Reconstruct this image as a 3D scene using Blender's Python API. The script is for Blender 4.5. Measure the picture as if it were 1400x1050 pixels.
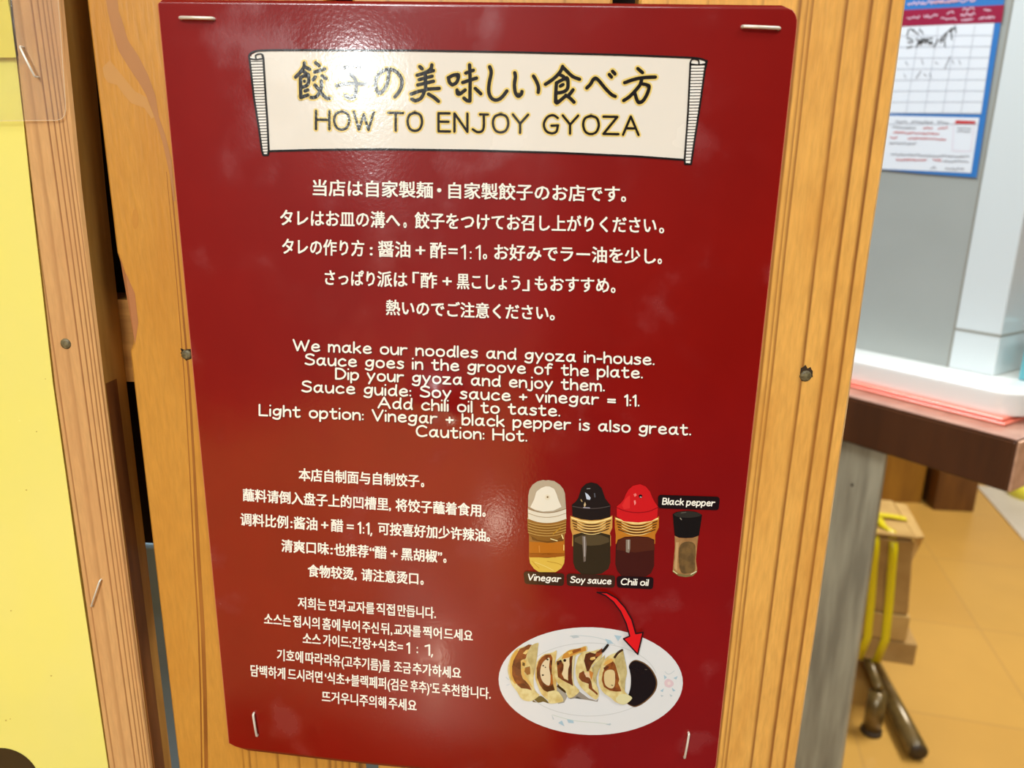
import bpy, bmesh, math, random
from mathutils import Vector, Matrix
random.seed(7)
for o in list(bpy.data.objects): bpy.data.objects.remove(o)
SC = bpy.context.scene
COL = SC.collection

# ------------------------------------------------------------------ camera
CAM = Vector((.027, -.2646, 1.25))
RIGHT = Vector((0.9986108716, 0.0490891195, 0.0191464235))
DOWN = Vector((0.0312537325, -0.2592917687, -0.9652932108))
FWD = Vector((-0.0424208837, 0.9645506918, -0.2604657974))
FPX = 1011.0
cam = bpy.data.cameras.new('camera'); camo = bpy.data.objects.new('camera', cam); COL.objects.link(camo)
M = Matrix.Identity(4)
for i in range(3):
    M[i][0] = RIGHT[i]; M[i][1] = -DOWN[i]; M[i][2] = -FWD[i]; M[i][3] = CAM[i]
camo.matrix_world = M
cam.sensor_width = 36; cam.lens = 36 * FPX / 1400; cam.clip_start = .01
cam.dof.use_dof = True; cam.dof.focus_distance = .285; cam.dof.aperture_fstop = 13
SC.camera = camo

# ------------------------------------------------------------------ light
SC.view_settings.view_transform = 'Standard'; SC.view_settings.look = 'None'
SC.view_settings.gamma = 1; SC.view_settings.use_curve_mapping = False
SC.view_settings.exposure = -0.26
w = bpy.data.worlds.new('room_ambient'); SC.world = w; w.use_nodes = True
w.node_tree.nodes['Background'].inputs[0].default_value = (.95, .98, 1, 1)
w.node_tree.nodes['Background'].inputs[1].default_value = .12
def light(name, kind, loc, power, color, size=None, size_y=None, target=None):
    l = bpy.data.lights.new(name, kind); o = bpy.data.objects.new(name, l); COL.objects.link(o)
    o.location = loc; l.energy = power; l.color = color
    if kind == 'AREA':
        l.size = size
        if size_y: l.shape = 'RECTANGLE'; l.size_y = size_y
    else: l.shadow_soft_size = size
    if target is not None:
        o.rotation_euler = (Vector(target) - Vector(loc)).to_track_quat('-Z', 'Y').to_euler()
    return o
light('table_sheen_fill', 'AREA', (-.34, -1.55, 1.95), 34, (.90, .98, 1), 1.3, .25, (-.34, -1.55, 0)).rotation_euler = (0, 0, math.pi / 2)  # unseen area light, added so the table's reflection shines warm in the film
light('ceiling_lamp_dining', 'AREA', (-.3, -1.5, 2.46), 26, (.90, .98, 1), 1.3, .5, (-.3, -1.5, 0))
light('ceiling_lamp_aisle', 'AREA', (1.2, -.7, 2.46), 24, (.9, .98, 1), 1.2, .4, (1.2, -.7, 0))
light('kitchen_tube_lamp', 'AREA', (-.1, .75, 2.46), 46, (.86, .95, 1), 1.0, .3, (.1, .8, 0))
light('floor_fill', 'AREA', (1.9, 1.5, 2.46), 78, (.97, .97, .92), 1.0, .6, (1.6, 1.6, 0))  # overhead light added to brighten the tan floor
light('pendant_bulb', 'POINT', (-.535, -1.93, 1.535), 11.5, (.95, 1, 1), .036)
light('film_glint_light', 'POINT', (-.013, -.75, .824), .34, (1, .84, .66), .024)  # unseen small light added for the middle glint in the poster film
light('low_glint_light', 'POINT', (-.095, -.41, .777), .12, (1, .84, .66), .016)  # another added light, unseen, for the glint low on the poster

# ------------------------------------------------------------------ helpers
def srgb(r, g, b):
    f = lambda c: (c / 255 / 12.92) if c <= 10 else ((c / 255 + .055) / 1.055) ** 2.4
    return (f(r), f(g), f(b), 1)

def ray(x, y):
    d = RIGHT * ((x - 700) / FPX) + DOWN * ((y - 525) / FPX) + FWD
    return d.normalized()
def hit(x, y, P, n):
    d = ray(x, y); return CAM + d * ((Vector(P) - CAM).dot(n) / d.dot(n))

def wpos(o):
    return o.location + wpos(o.parent) if o.parent else o.location.copy()
def mesh(name, verts, faces, mats, parent=None, origin=None, fmat=None, smooth=False):
    """link one mesh object whose vertices are given in world space"""
    m = bpy.data.meshes.new(name)
    org = Vector(origin) if origin is not None else (wpos(parent) if parent else Vector((0, 0, 0)))
    m.from_pydata([Vector(v) - org for v in verts], [], faces)
    if not isinstance(mats, (list, tuple)): mats = [mats]
    for k in mats: m.materials.append(k)
    if fmat:
        for p, k in zip(m.polygons, fmat): p.material_index = k
    if smooth:
        for p in m.polygons: p.use_smooth = True
    m.update()
    o = bpy.data.objects.new(name, m); COL.objects.link(o)
    if parent:
        o.parent = parent; o.location = org - wpos(parent)
    else: o.location = org
    return o
def fixn(o):
    bm = bmesh.new(); bm.from_mesh(o.data); bmesh.ops.recalc_face_normals(bm, faces=bm.faces); bm.to_mesh(o.data); bm.free(); return o
def bevel(o, w, seg=2):
    b = o.modifiers.new('bevel', 'BEVEL'); b.width = w; b.segments = seg; b.limit_method = 'ANGLE'; return o
def tag(o, label=None, cat=None, group=None, kind=None):
    for k, v in (('label', label), ('category', cat), ('group', group), ('kind', kind)):
        if v: o[k] = v
    return o
def empty(name, loc, label, cat, group=None):
    o = bpy.data.objects.new(name, None); COL.objects.link(o); o.location = loc; o.empty_display_size = .05
    o.matrix_world = Matrix.Translation(loc)
    return tag(o, label, cat, group)
def box_vf(o, ux, uy, uz):
    """box from corner o along the three edge vectors"""
    o, ux, uy, uz = map(Vector, (o, ux, uy, uz))
    v = [o, o+ux, o+ux+uy, o+uy, o+uz, o+ux+uz, o+ux+uy+uz, o+uy+uz]
    return v, [(0, 3, 2, 1), (4, 5, 6, 7), (0, 1, 5, 4), (1, 2, 6, 5), (2, 3, 7, 6), (3, 0, 4, 7)]
def box(name, a, b, mat, parent=None, bev=0, origin=None):
    v, f = box_vf(a, (b[0]-a[0], 0, 0), (0, b[1]-a[1], 0), (0, 0, b[2]-a[2]))
    o = fixn(mesh(name, v, f, mat, parent, origin if origin is not None else (None if parent else ((a[0]+b[0])/2, (a[1]+b[1])/2, a[2]))))
    if bev: bevel(o, bev)
    return o
def obox(name, o, ux, uy, uz, mat, parent=None, bev=0, seg=2):
    v, f = box_vf(o, ux, uy, uz)
    ob = fixn(mesh(name, v, f, mat, parent, None if parent else Vector(o) + (Vector(ux) + Vector(uy)) / 2))
    if bev: bevel(ob, bev, seg)
    return ob
def tube_vf(pts, r, n=10, caps=True):
    pts = [Vector(p) for p in pts]; V = []; F = []
    prev = None
    for i, p in enumerate(pts):
        t = (pts[min(i+1, len(pts)-1)] - pts[max(i-1, 0)]).normalized()
        if prev is None:
            a = Vector((0, 0, 1)) if abs(t.z) < .9 else Vector((1, 0, 0))
            u = t.cross(a).normalized()
        else: u = (prev - t * prev.dot(t)).normalized()
        prev = u; v = t.cross(u)
        for k in range(n):
            an = 2 * math.pi * k / n
            V.append(p + (u * math.cos(an) + v * math.sin(an)) * r)
    for i in range(len(pts) - 1):
        for k in range(n):
            F.append((i*n+k, i*n+(k+1) % n, (i+1)*n+(k+1) % n, (i+1)*n+k))
    if caps:
        F.append(tuple(range(n))[::-1]); F.append(tuple((len(pts)-1)*n + k for k in range(n)))
    return V, F
def tube(name, pts, r, mat, parent=None, n=10, origin=None):
    v, f = tube_vf(pts, r, n)
    return fixn(mesh(name, v, f, mat, parent, origin, smooth=True))

# ------------------------------------------------------------------ materials
def mat(name, color, rough=.5, metal=0, coat=0, coat_rough=.1, spec=.5):
    m = bpy.data.materials.new(name); m.use_nodes = True
    b = m.node_tree.nodes['Principled BSDF']
    b.inputs['Base Color'].default_value = color; b.inputs['Roughness'].default_value = rough
    b.inputs['Metallic'].default_value = metal; b.inputs['Coat Weight'].default_value = coat
    b.inputs['Coat Roughness'].default_value = coat_rough; b.inputs['Specular IOR Level'].default_value = spec
    return m
def nd(m, t, **kw):
    n = m.node_tree.nodes.new(t)
    for k, v in kw.items():
        if hasattr(n, k): setattr(n, k, v)
        else: n.inputs[k].default_value = v
    return n
def lk(m, a, b): m.node_tree.links.new(a, b)
def bsdf(m): return m.node_tree.nodes['Principled BSDF']
def coords(m, scale=(1, 1, 1)):
    t = nd(m, 'ShaderNodeTexCoord'); mp = nd(m, 'ShaderNodeMapping'); mp.inputs['Scale'].default_value = scale
    lk(m, t.outputs['Object'], mp.inputs['Vector']); return mp.outputs['Vector']
def noisy(m, c1, c2, scale=(20, 20, 20), detail=4, lo=.35, hi=.65):
    nz = nd(m, 'ShaderNodeTexNoise'); nz.inputs['Scale'].default_value = 1; nz.inputs['Detail'].default_value = detail
    lk(m, coords(m, scale), nz.inputs['Vector'])
    r = nd(m, 'ShaderNodeValToRGB'); r.color_ramp.elements[0].position = lo; r.color_ramp.elements[1].position = hi
    r.color_ramp.elements[0].color = c1; r.color_ramp.elements[1].color = c2
    lk(m, nz.outputs['Fac'], r.inputs['Fac']); return r.outputs['Color']
def noisy_mat(name, c1, c2, scale=(20, 20, 20), rough=.5, coat=0, bump=0, **kw):
    m = mat(name, c1, rough, coat=coat)
    lk(m, noisy(m, c1, c2, scale, **kw), bsdf(m).inputs['Base Color'])
    if bump:
        nz = nd(m, 'ShaderNodeTexNoise'); nz.inputs['Scale'].default_value = 1; lk(m, coords(m, [s*4 for s in scale]), nz.inputs['Vector'])
        b = nd(m, 'ShaderNodeBump'); b.inputs['Strength'].default_value = bump; b.inputs['Distance'].default_value = .001
        lk(m, nz.outputs['Fac'], b.inputs['Height']); lk(m, b.outputs['Normal'], bsdf(m).inputs['Normal'])
    return m

COAT_R = .12
def lam(name, color, color2=None, scuff=0.0, grain=28):
    """printed paper under glossy laminate film"""
    m = mat(name, color, .42, coat=1.0, coat_rough=COAT_R, spec=.14)
    bsdf(m).inputs['Coat IOR'].default_value = 1.55
    b = bsdf(m)
    if color2:
        col = noisy(m, color, color2, (grain, grain, grain * .75), 3)
        lk(m, col, b.inputs['Base Color'])
    # orange-peel ripple of the film, shared by everything printed beneath it
    v = coords(m, (1, 1, 1))
    n1 = nd(m, 'ShaderNodeTexNoise'); n1.inputs['Scale'].default_value = 900; n1.inputs['Detail'].default_value = 2
    n2 = nd(m, 'ShaderNodeTexNoise'); n2.inputs['Scale'].default_value = 26; n2.inputs['Detail'].default_value = 1
    lk(m, v, n1.inputs['Vector']); lk(m, v, n2.inputs['Vector'])
    b1 = nd(m, 'ShaderNodeBump'); b1.inputs['Strength'].default_value = .028; b1.inputs['Distance'].default_value = .001
    b2 = nd(m, 'ShaderNodeBump'); b2.inputs['Strength'].default_value = .06; b2.inputs['Distance'].default_value = .002
    lk(m, n1.outputs['Fac'], b1.inputs['Height']); lk(m, n2.outputs['Fac'], b2.inputs['Height'])
    lk(m, b2.outputs['Normal'], b1.inputs['Normal']); lk(m, b1.outputs['Normal'], b.inputs['Coat Normal'])
    # rubbed patches where the film has gone matt
    n3 = nd(m, 'ShaderNodeTexNoise'); n3.inputs['Scale'].default_value = 34; n3.inputs['Detail'].default_value = 6
    lk(m, v, n3.inputs['Vector'])
    r = nd(m, 'ShaderNodeMapRange'); r.inputs['From Min'].default_value = .52; r.inputs['From Max'].default_value = .72
    r.inputs['To Min'].default_value = COAT_R; r.inputs['To Max'].default_value = COAT_R + .22
    lk(m, n3.outputs['Fac'], r.inputs['Value']); lk(m, r.outputs['Result'], b.inputs['Coat Roughness'])
    if scuff:
        r2 = nd(m, 'ShaderNodeMapRange'); r2.inputs['From Min'].default_value = .6; r2.inputs['From Max'].default_value = .68; r2.inputs['To Max'].default_value = scuff
        lk(m, n3.outputs['Fac'], r2.inputs['Value'])
        mx = nd(m, 'ShaderNodeMix', data_type='RGBA'); lk(m, r2.outputs['Result'], mx.inputs[0]); lk(m, col, mx.inputs[6]); mx.inputs[7].default_value = srgb(150, 62, 62)
        lk(m, mx.outputs[2], b.inputs['Base Color'])
    return m

def wood(name, base, dark, width, lines, warp=.0035, tint=None, rough=.42, seed=0.0, fine=.86):
    """lines: (x in metres from the object's own left edge, half width, strength)"""
    m = mat(name, base, rough, coat=.25, coat_rough=.25)
    t = nd(m, 'ShaderNodeTexCoord'); sp = nd(m, 'ShaderNodeSeparateXYZ'); lk(m, t.outputs['Object'], sp.inputs[0])
    mp = nd(m, 'ShaderNodeMapping'); mp.inputs['Scale'].default_value = (14, 14, 5); mp.inputs['Location'].default_value = (seed, 0, seed)
    lk(m, t.outputs['Object'], mp.inputs['Vector'])
    nz = nd(m, 'ShaderNodeTexNoise'); nz.inputs['Scale'].default_value = 1; nz.inputs['Detail'].default_value = 2; lk(m, mp.outputs[0], nz.inputs['Vector'])
    a = nd(m, 'ShaderNodeMath', operation='SUBTRACT'); lk(m, nz.outputs['Fac'], a.inputs[0]); a.inputs[1].default_value = .5
    b = nd(m, 'ShaderNodeMath', operation='MULTIPLY_ADD'); lk(m, a.outputs[0], b.inputs[0]); b.inputs[1].default_value = warp; lk(m, sp.outputs['X'], b.inputs[2])
    c = nd(m, 'ShaderNodeMath', operation='DIVIDE'); lk(m, b.outputs[0], c.inputs[0]); c.inputs[1].default_value = width
    r = nd(m, 'ShaderNodeValToRGB'); cr = r.color_ramp
    mix = lambda s: tuple(base[i] * (1 - s) + dark[i] * s for i in range(3)) + (1,)
    stops = []
    for x, hw, s in sorted(lines):
        stops += [((x - hw * 1.6) / width, 0), ((x - hw * .1) / width, s), ((x + hw * .5) / width, 0)]
    stops = [(min(max(p, 0), 1), s) for p, s in stops][:31]
    cr.elements[0].position = 0; cr.elements[0].color = mix(0)
    cr.elements.remove(cr.elements[1])
    for p, s in stops:
        el = cr.elements.new(p); el.color = mix(s)
    lk(m, c.outputs[0], r.inputs['Fac'])
    mp2 = nd(m, 'ShaderNodeMapping'); mp2.inputs['Scale'].default_value = (700, 700, 110); lk(m, t.outputs['Object'], mp2.inputs['Vector'])
    n2 = nd(m, 'ShaderNodeTexNoise'); n2.inputs['Scale'].default_value = 1; n2.inputs['Detail'].default_value = 3; lk(m, mp2.outputs[0], n2.inputs['Vector'])
    mr = nd(m, 'ShaderNodeMapRange'); mr.inputs['From Min'].default_value = .3; mr.inputs['From Max'].default_value = .7
    mr.inputs['To Min'].default_value = fine; mr.inputs['To Max'].default_value = 1.08; lk(m, n2.outputs['Fac'], mr.inputs['Value'])
    mx = nd(m, 'ShaderNodeMix', data_type='RGBA', blend_type='MULTIPLY'); mx.inputs[0].default_value = 1
    lk(m, r.outputs['Color'], mx.inputs[6]); lk(m, mr.outputs[0], mx.inputs[7])
    out = mx.outputs[2]
    if tint:
        n3 = nd(m, 'ShaderNodeTexNoise'); n3.inputs['Scale'].default_value = 1; n3.inputs['Detail'].default_value = 4
        mp3 = nd(m, 'ShaderNodeMapping'); mp3.inputs['Scale'].default_value = (60, 60, 16); mp3.inputs['Location'].default_value = (seed, 3, 1); lk(m, t.outputs['Object'], mp3.inputs['Vector']); lk(m, mp3.outputs[0], n3.inputs['Vector'])
        mr3 = nd(m, 'ShaderNodeMapRange'); mr3.inputs['From Min'].default_value = .45; mr3.inputs['From Max'].default_value = .75; mr3.inputs['To Max'].default_value = .55; lk(m, n3.outputs['Fac'], mr3.inputs['Value'])
        mx2 = nd(m, 'ShaderNodeMix', data_type='RGBA'); lk(m, mr3.outputs[0], mx2.inputs[0]); lk(m, out, mx2.inputs[6]); mx2.inputs[7].default_value = tint
        out = mx2.outputs[2]
    lk(m, out, bsdf(m).inputs['Base Color'])
    bp = nd(m, 'ShaderNodeBump'); bp.inputs['Strength'].default_value = .25; bp.inputs['Distance'].default_value = .0006
    lk(m, n2.outputs['Fac'], bp.inputs['Height']); lk(m, bp.outputs['Normal'], bsdf(m).inputs['Normal'])
    return m

STEEL = mat('staple_steel', srgb(236, 228, 210), .38, .35)
NAIL = noisy_mat('nail_steel', srgb(124, 112, 78), srgb(84, 72, 44), (900, 900, 900), .5)
HOLE = mat('nail_hole', srgb(52, 34, 14), .9)

# ================================================================== ROOM (structure)
e = Vector((math.sin(math.radians(-36.5)), math.cos(math.radians(-36.5)), 0))     # along the counter, away
n = Vector((math.cos(math.radians(-36.5)), -math.sin(math.radians(-36.5)), 0))    # across it, to the kitchen
K = Vector((.52901, .50007, 1.0))                                                 # near corner of the counter top
Zv = Vector((0, 0, 1))
def kp(a, b, z): return K + e * a + n * b + Zv * (z - K.z)

def tile_floor():
    m = mat('tan_floor_tile', srgb(205, 158, 80), .35, coat=.3, coat_rough=.2)
    t = nd(m, 'ShaderNodeTexCoord'); mp = nd(m, 'ShaderNodeMapping'); mp.inputs['Rotation'].default_value = (0, 0, math.radians(11))
    mp.inputs['Location'].default_value = (.03, .05, 0)
    lk(m, t.outputs['Object'], mp.inputs['Vector'])
    br = nd(m, 'ShaderNodeTexBrick'); br.offset = 0; br.inputs['Scale'].default_value = 1
    br.inputs['Brick Width'].default_value = .45; br.inputs['Row Height'].default_value = .45; br.inputs['Mortar Size'].default_value = .0035
    br.inputs['Color1'].default_value = srgb(208, 160, 76); br.inputs['Color2'].default_value = srgb(205, 156, 73); br.inputs['Mortar'].default_value = srgb(196, 150, 74)
    lk(m, mp.outputs[0], br.inputs['Vector'])
    nz = nd(m, 'ShaderNodeTexNoise'); nz.inputs['Scale'].default_value = 5; nz.inputs['Detail'].default_value = 5; lk(m, t.outputs['Object'], nz.inputs['Vector'])
    mr = nd(m, 'ShaderNodeMapRange'); mr.inputs['To Min'].default_value = .88; mr.inputs['To Max'].default_value = 1.1; lk(m, nz.outputs['Fac'], mr.inputs['Value'])
    mx = nd(m, 'ShaderNodeMix', data_type='RGBA', blend_type='MULTIPLY'); mx.inputs[0].default_value = 1
    lk(m, br.outputs['Color'], mx.inputs[6]); lk(m, mr.outputs[0], mx.inputs[7]); lk(m, mx.outputs[2], bsdf(m).inputs['Base Color'])
    return m
def struct(o): o['kind'] = 'structure'; return o
X0, X1, Y0, Y1, H = -2.2, 3.4, -3.4, 3.6, 2.5
struct(box('floor', (X0, Y0, -.05), (X1, Y1, 0), tile_floor()))
struct(box('ceiling', (X0, Y0, H), (X1, Y1, H + .05), mat('ceiling_paint', srgb(225, 218, 205), .8)))
WALLP = noisy_mat('wall_plaster', srgb(205, 194, 180), srgb(190, 180, 166), (2, 2, 2), .7)
DARKW = noisy_mat('dark_panelling', srgb(84, 52, 28), srgb(60, 36, 18), (30, 30, 2), .5)
struct(box('wall_back', (X0, Y1, 0), (X1, Y1 + .05, H), WALLP))
struct(box('wall_left', (X0 - .05, Y0, 0), (X0, Y1, H), DARKW))
struct(box('wall_right', (X1, Y0, 0), (X1 + .05, Y1, H), DARKW))
struct(box('wall_front', (X0, Y0 - .05, 0), (.1, Y0, H), noisy_mat('pale_plaster', srgb(150, 142, 140), srgb(132, 126, 126), (2, 2, 2), .7)))
struct(box('wall_front_right', (.1, Y0 - .05, 0), (X1, Y0, H), DARKW))

# kitchen side: grey panel wall, tiled corner pillar
PANEL = noisy_mat('brushed_grey_panel', srgb(157, 160, 155), srgb(166, 169, 164), (3, 3, 6), .35)
SEAM = mat('grey_sealant', srgb(150, 148, 138), .6)
wp = struct(obox('wall_kitchen', kp(.1325, .11, 1.037), e * 1.2, n * .05, Zv * (H - 1.037), PANEL))
pil = obox('wall_pillar', kp(.0795, .1095, 1.037), e * .053, n * .30, Zv * (H - 1.037),
           mat('white_wall_tile', srgb(214, 220, 220), .18, coat=.4), None, .0015)
struct(pil); pil['kind'] = 'structure'
g = obox('tile_joint', kp(.0793, .1092, 1.0850), e * .0535, n * .3005, Zv * .0032, SEAM, pil)
obox('corner_seam', kp(.1322, .1090, 1.037), e * .0022, n * .002, Zv * (H - 1.04), SEAM, pil)

# ================================================================== WOODEN PARTITION
base_amber = srgb(214, 152, 70); dark_amber = srgb(150, 90, 30)
part = empty('wooden_partition', (0, .008, 0), 'amber pine plank partition holding the red poster', 'partition')
TH = .013
BZ, TZ = 0.0, 1.8
def Pb(x, y): return hit(x, y, (0, 0, 0), Vector((0, 1, 0)))
def plank(xl, xr, m, left=None, right=None, name='plank', th=TH, extra=None):
    """upright board with an outline of its own; left/right: (z, dx) wobble of the edge"""
    zs = sorted({BZ, TZ} | {z for z, _ in (left or [])} | {z for z, _ in (right or [])})
    def at(prof, z):
        if not prof: return 0
        p = sorted(prof)
        if z <= p[0][0]: return p[0][1]
        for (a, b), (c, d) in zip(p, p[1:]):
            if a <= z <= c: return b + (d - b) * (z - a) / (c - a) if c > a else b
        return p[-1][1]
    V = []; F = []; c = .0009
    for z in zs:
        l = xl + at(left, z); r = xr + at(right, z)
        V += [(l, th, z), (l, c, z), (l + c, 0, z), (r - c, 0, z), (r, c, z), (r, th, z)]
    for i in range(len(zs) - 1):
        a, b = i * 6, i * 6 + 6
        for k in range(6):
            k2 = (k + 1) % 6
            F.append((a + k, a + k2, b + k2, b + k))
    F.append(tuple(range(6))); F.append(tuple(range((len(zs) - 1) * 6, len(zs) * 6))[::-1])
    return fixn(mesh(name, V, F, m, part, (xl, 0, 0)))
rag = lambda k, n, amp: [(BZ + (TZ - BZ) * i / n, (random.random() - .5) * amp) for i in range(n + 1)]
m1 = wood('pine_plank_left', srgb(202, 140, 52), srgb(112, 60, 14), .081, [(.0305, .0006, .6), (.0335, .0008, .75), (.0365, .0006, .4), (.046, .001, .7), (.0555, .001, .7), (.063, .001, .7), (.069, .0012, .8), (.0715, .0008, .7), (.0745, .0008, .7), (.0775, .0008, .8)], .002, srgb(190, 122, 34), seed=2.3, fine=.92)
m2 = wood('pine_plank_middle', base_amber, dark_amber, .085, [(.012, .001, .6), (.03, .001, .6), (.05, .001, .6), (.07, .001, .7)], seed=5.1)
m3 = wood('pine_plank_right', srgb(232, 171, 82), srgb(122, 62, 12), .0847,
          [(.0095, .0007, .5), (.0225, .0006, .5), (.0400, .0006, .4), (.0518, .001, .9), (.0540, .0006, .6), (.0556, .0007, .8), (.0663, .0010, .85), (.0741, .0011, 1), (.0800, .001, 1)], .0022, srgb(196, 128, 46), seed=8.7, fine=.88)
# the left board has a chip out of its left edge
cz = [Pb(147, y).z for y in (345, 372, 400, 440, 470, 480)]
chip = [(cz[0], 0), (cz[1], .0016), (cz[2], .0042), (cz[3], .0042), (cz[4], .002), (cz[5], .0006)]
pl1 = plank(-.1296, -.0485, m1, [(BZ, 0)] + chip + [(TZ, 0)])
pl2 = plank(-.0398, .0455, m2)
rr = [(z, d) for z, d in [(BZ + (TZ - BZ) * i / 60, (random.random() - .5) * .0006) for i in range(61)]]
pl3 = plank(.0540, .1386, m3, None, rr)
pl3.data.materials.append(noisy_mat('worn_edge', srgb(226, 186, 128), srgb(196, 146, 84), (300, 300, 60), .7))
for p in pl3.data.polygons:
    if p.normal.x > .3 and p.normal.y < -.3: p.material_index = 1
# bare bevelled wood inside the chip
CH = mat('chip_wood', srgb(176, 112, 62), .7)
cv = [(-.1296, .0055, cz[0])] + [(-.1296 + d + .0011, -.00006, z) for z, d in chip] + [(-.1296, .0055, cz[5])]
mesh('chip', cv, [tuple(range(len(cv)))], CH, pl1)

def decal(name, pts, mt, parent, off=.00006, y0=0.0):
    V = [Pb(x, y) + Vector((0, -off + y0, 0)) for x, y in pts]
    o = mesh(name, V, [tuple(range(len(V)))], mt, parent); return o
# grain stains on the left board
ST1 = noisy_mat('grain_stain', srgb(176, 118, 66), srgb(186, 128, 70), (60, 60, 30), .45)
ST2 = noisy_mat('grain_stain_pale', srgb(196, 140, 72), srgb(203, 146, 74), (60, 60, 30), .45)
q = lambda pts, s, ox=0, oy=0: [(ox + x / s, oy + y / s) for x, y in pts]
L_ = [(575, -40), (590, 60), (610, 150), (650, 280), (700, 360), (760, 450), (800, 520), (845, 640), (890, 780), (930, 960), (950, 1100)]
R_ = [(640, -40), (650, 60), (665, 100), (700, 220), (760, 310), (810, 410), (850, 520), (870, 640), (905, 740), (940, 880), (958, 1100)]
def strip(name, L, R, s, mt, parent, off):
    Lp, Rp = q(L, s), q(R, s); V = []; F = []
    for a, b in zip(Lp, Rp):
        V += [Pb(*a) + Vector((0, -off, 0)), Pb(*b) + Vector((0, -off, 0))]
    for i in range(len(Lp) - 1): F.append((2*i, 2*i+1, 2*i+3, 2*i+2))
    return mesh(name, V, F, mt, parent)
strip('grain_stain', L_, R_, 4, ST1, pl1, .00008)
strip('grain_stain', [(570, 420), (590, 450), (640, 465), (680, 520), (720, 565), (790, 590), (830, 650)], [(560, 370), (600, 330), (650, 390), (690, 440), (740, 500), (800, 530), (845, 640)], 4, ST2, pl1, .00006)
decal('grain_knot', [(185 + 4.4 * math.cos(a), 300 + 15 * math.sin(a) * (1 if math.sin(a) < 0 else .9)) for a in [i * .5236 for i in range(12)]], mat('knot', srgb(196, 132, 46), .5), pl1)

GL = noisy_mat('grain_line', srgb(140, 80, 20), srgb(168, 104, 36), (120, 120, 20), .5)
gp = [(233, 235, 1.0), (241, 320, 1.3), (249, 410, 1.6), (259, 520, 1.8), (266, 640, 2.2), (272, 760, 3.0), (278, 860, 3.4), (281, 950, 3.2), (283, 1070, 3.0)]
for dx_, k_ in ((0, 1), (-6.5, .38)):
    strip('grain_line', [(x + dx_ * (1 if y > 500 else .8) - w_ * k_, y) for x, y, w_ in gp], [(x + dx_ * (1 if y > 500 else .8) + w_ * k_ * .6, y) for x, y, w_ in gp], 1, GL, pl1, .00005)

# post in front-left, its right side visible
mp_ = wood('pine_post', srgb(214, 162, 102), srgb(128, 72, 30), .0205,
           [(.0030, .0005, .8), (.0085, .0012, .35), (.0128, .0005, .95), (.0150, .0004, .95), (.0168, .0004, .9), (.0182, .0004, .9), (.0196, .0003, .8)], .0012, srgb(196, 136, 84), seed=1.2, fine=.93)
post = plank(-.1612, -.1409, mp_, [(1.0, 0.0), (1.17, .0006), (1.245, .003), (1.31, .0053)], [(1.0, -.0006), (1.17, .0), (1.245, .001), (1.31, .0031)], 'post', .0155)
SIDE = noisy_mat('post_side_wood', srgb(190, 142, 66), srgb(164, 116, 46), (200, 200, 20), .6)  # olive brown tone for the right side of the post
DKS = noisy_mat('dark_strip_brown', srgb(128, 74, 26), srgb(104, 56, 18), (200, 200, 20), .6)
post.data.materials.append(SIDE)
for p in post.data.polygons:
    if p.normal.x > .9: p.material_index = 1
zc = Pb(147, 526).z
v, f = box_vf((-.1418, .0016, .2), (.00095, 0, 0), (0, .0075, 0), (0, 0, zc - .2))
fixn(mesh('edge_strip', v, f, DKS, post))  # thin slab: darker brown band along the lower side of the post

# rail behind, added board with the gaps' shade in its colour, nails
RAILM = noisy_mat('rail_wood', srgb(176, 122, 52), srgb(150, 100, 38), (20, 300, 300), .6)
zr0, zr1 = 1.1703, 1.2035
box('rail', (-.46, .0156, zr0), (.134, .034, zr1), RAILM, part)
box('gap_shade_board', (-.46, .036, hit(200, 742, (0, .036, 0), Vector((0, 1, 0))).z), (.130, .042, 1.8), mat('gap_shade_brown', srgb(46, 28, 14), .8), part)
def nail(px_, py_, r, parent, ragged=True, hr=1.35, off=(0, 0)):
    c = Pb(px_, py_); N = 16
    V = [c + Vector((0, -.0006, 0))]
    for ring, (rr_, yy) in enumerate(((.55, -.00055), (.85, -.0004), (1, -.0001), (1, .003))):
        for k in range(N):
            a = 2 * math.pi * k / N
            V.append(c + Vector((math.cos(a) * r * rr_, yy, math.sin(a) * r * rr_)))
    F = [(0, 1 + k, 1 + (k + 1) % N) for k in range(N)]
    for g_ in range(3):
        for k in range(N): F.append((1 + g_*N + k, 1 + g_*N + (k+1) % N, 1 + (g_+1)*N + (k+1) % N, 1 + (g_+1)*N + k))
    o = fixn(mesh('nail', V, F, NAIL, parent, smooth=True)); o['label'] = 'grey nail head'
    if ragged:
        H_ = []
        for k in range(22):
            a = 2 * math.pi * k / 22
            q_ = r * (hr + (random.random() - .4) * .35 + (.45 if math.sin(a) > .75 and random.random() < .6 else 0))
            H_.append(c + Vector((math.cos(a) * q_ + off[0], -.00005, math.sin(a) * q_ + off[1])))
        mesh('nail_hole', H_, [tuple(range(22))], HOLE, parent)
nail(90, 470, .00205, post, False)
nail(255, 485, .0019, pl1, True, 1.12)
nail(1101.5, 514, .0021, pl3, True, 1.12, (0, .0005))

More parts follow.
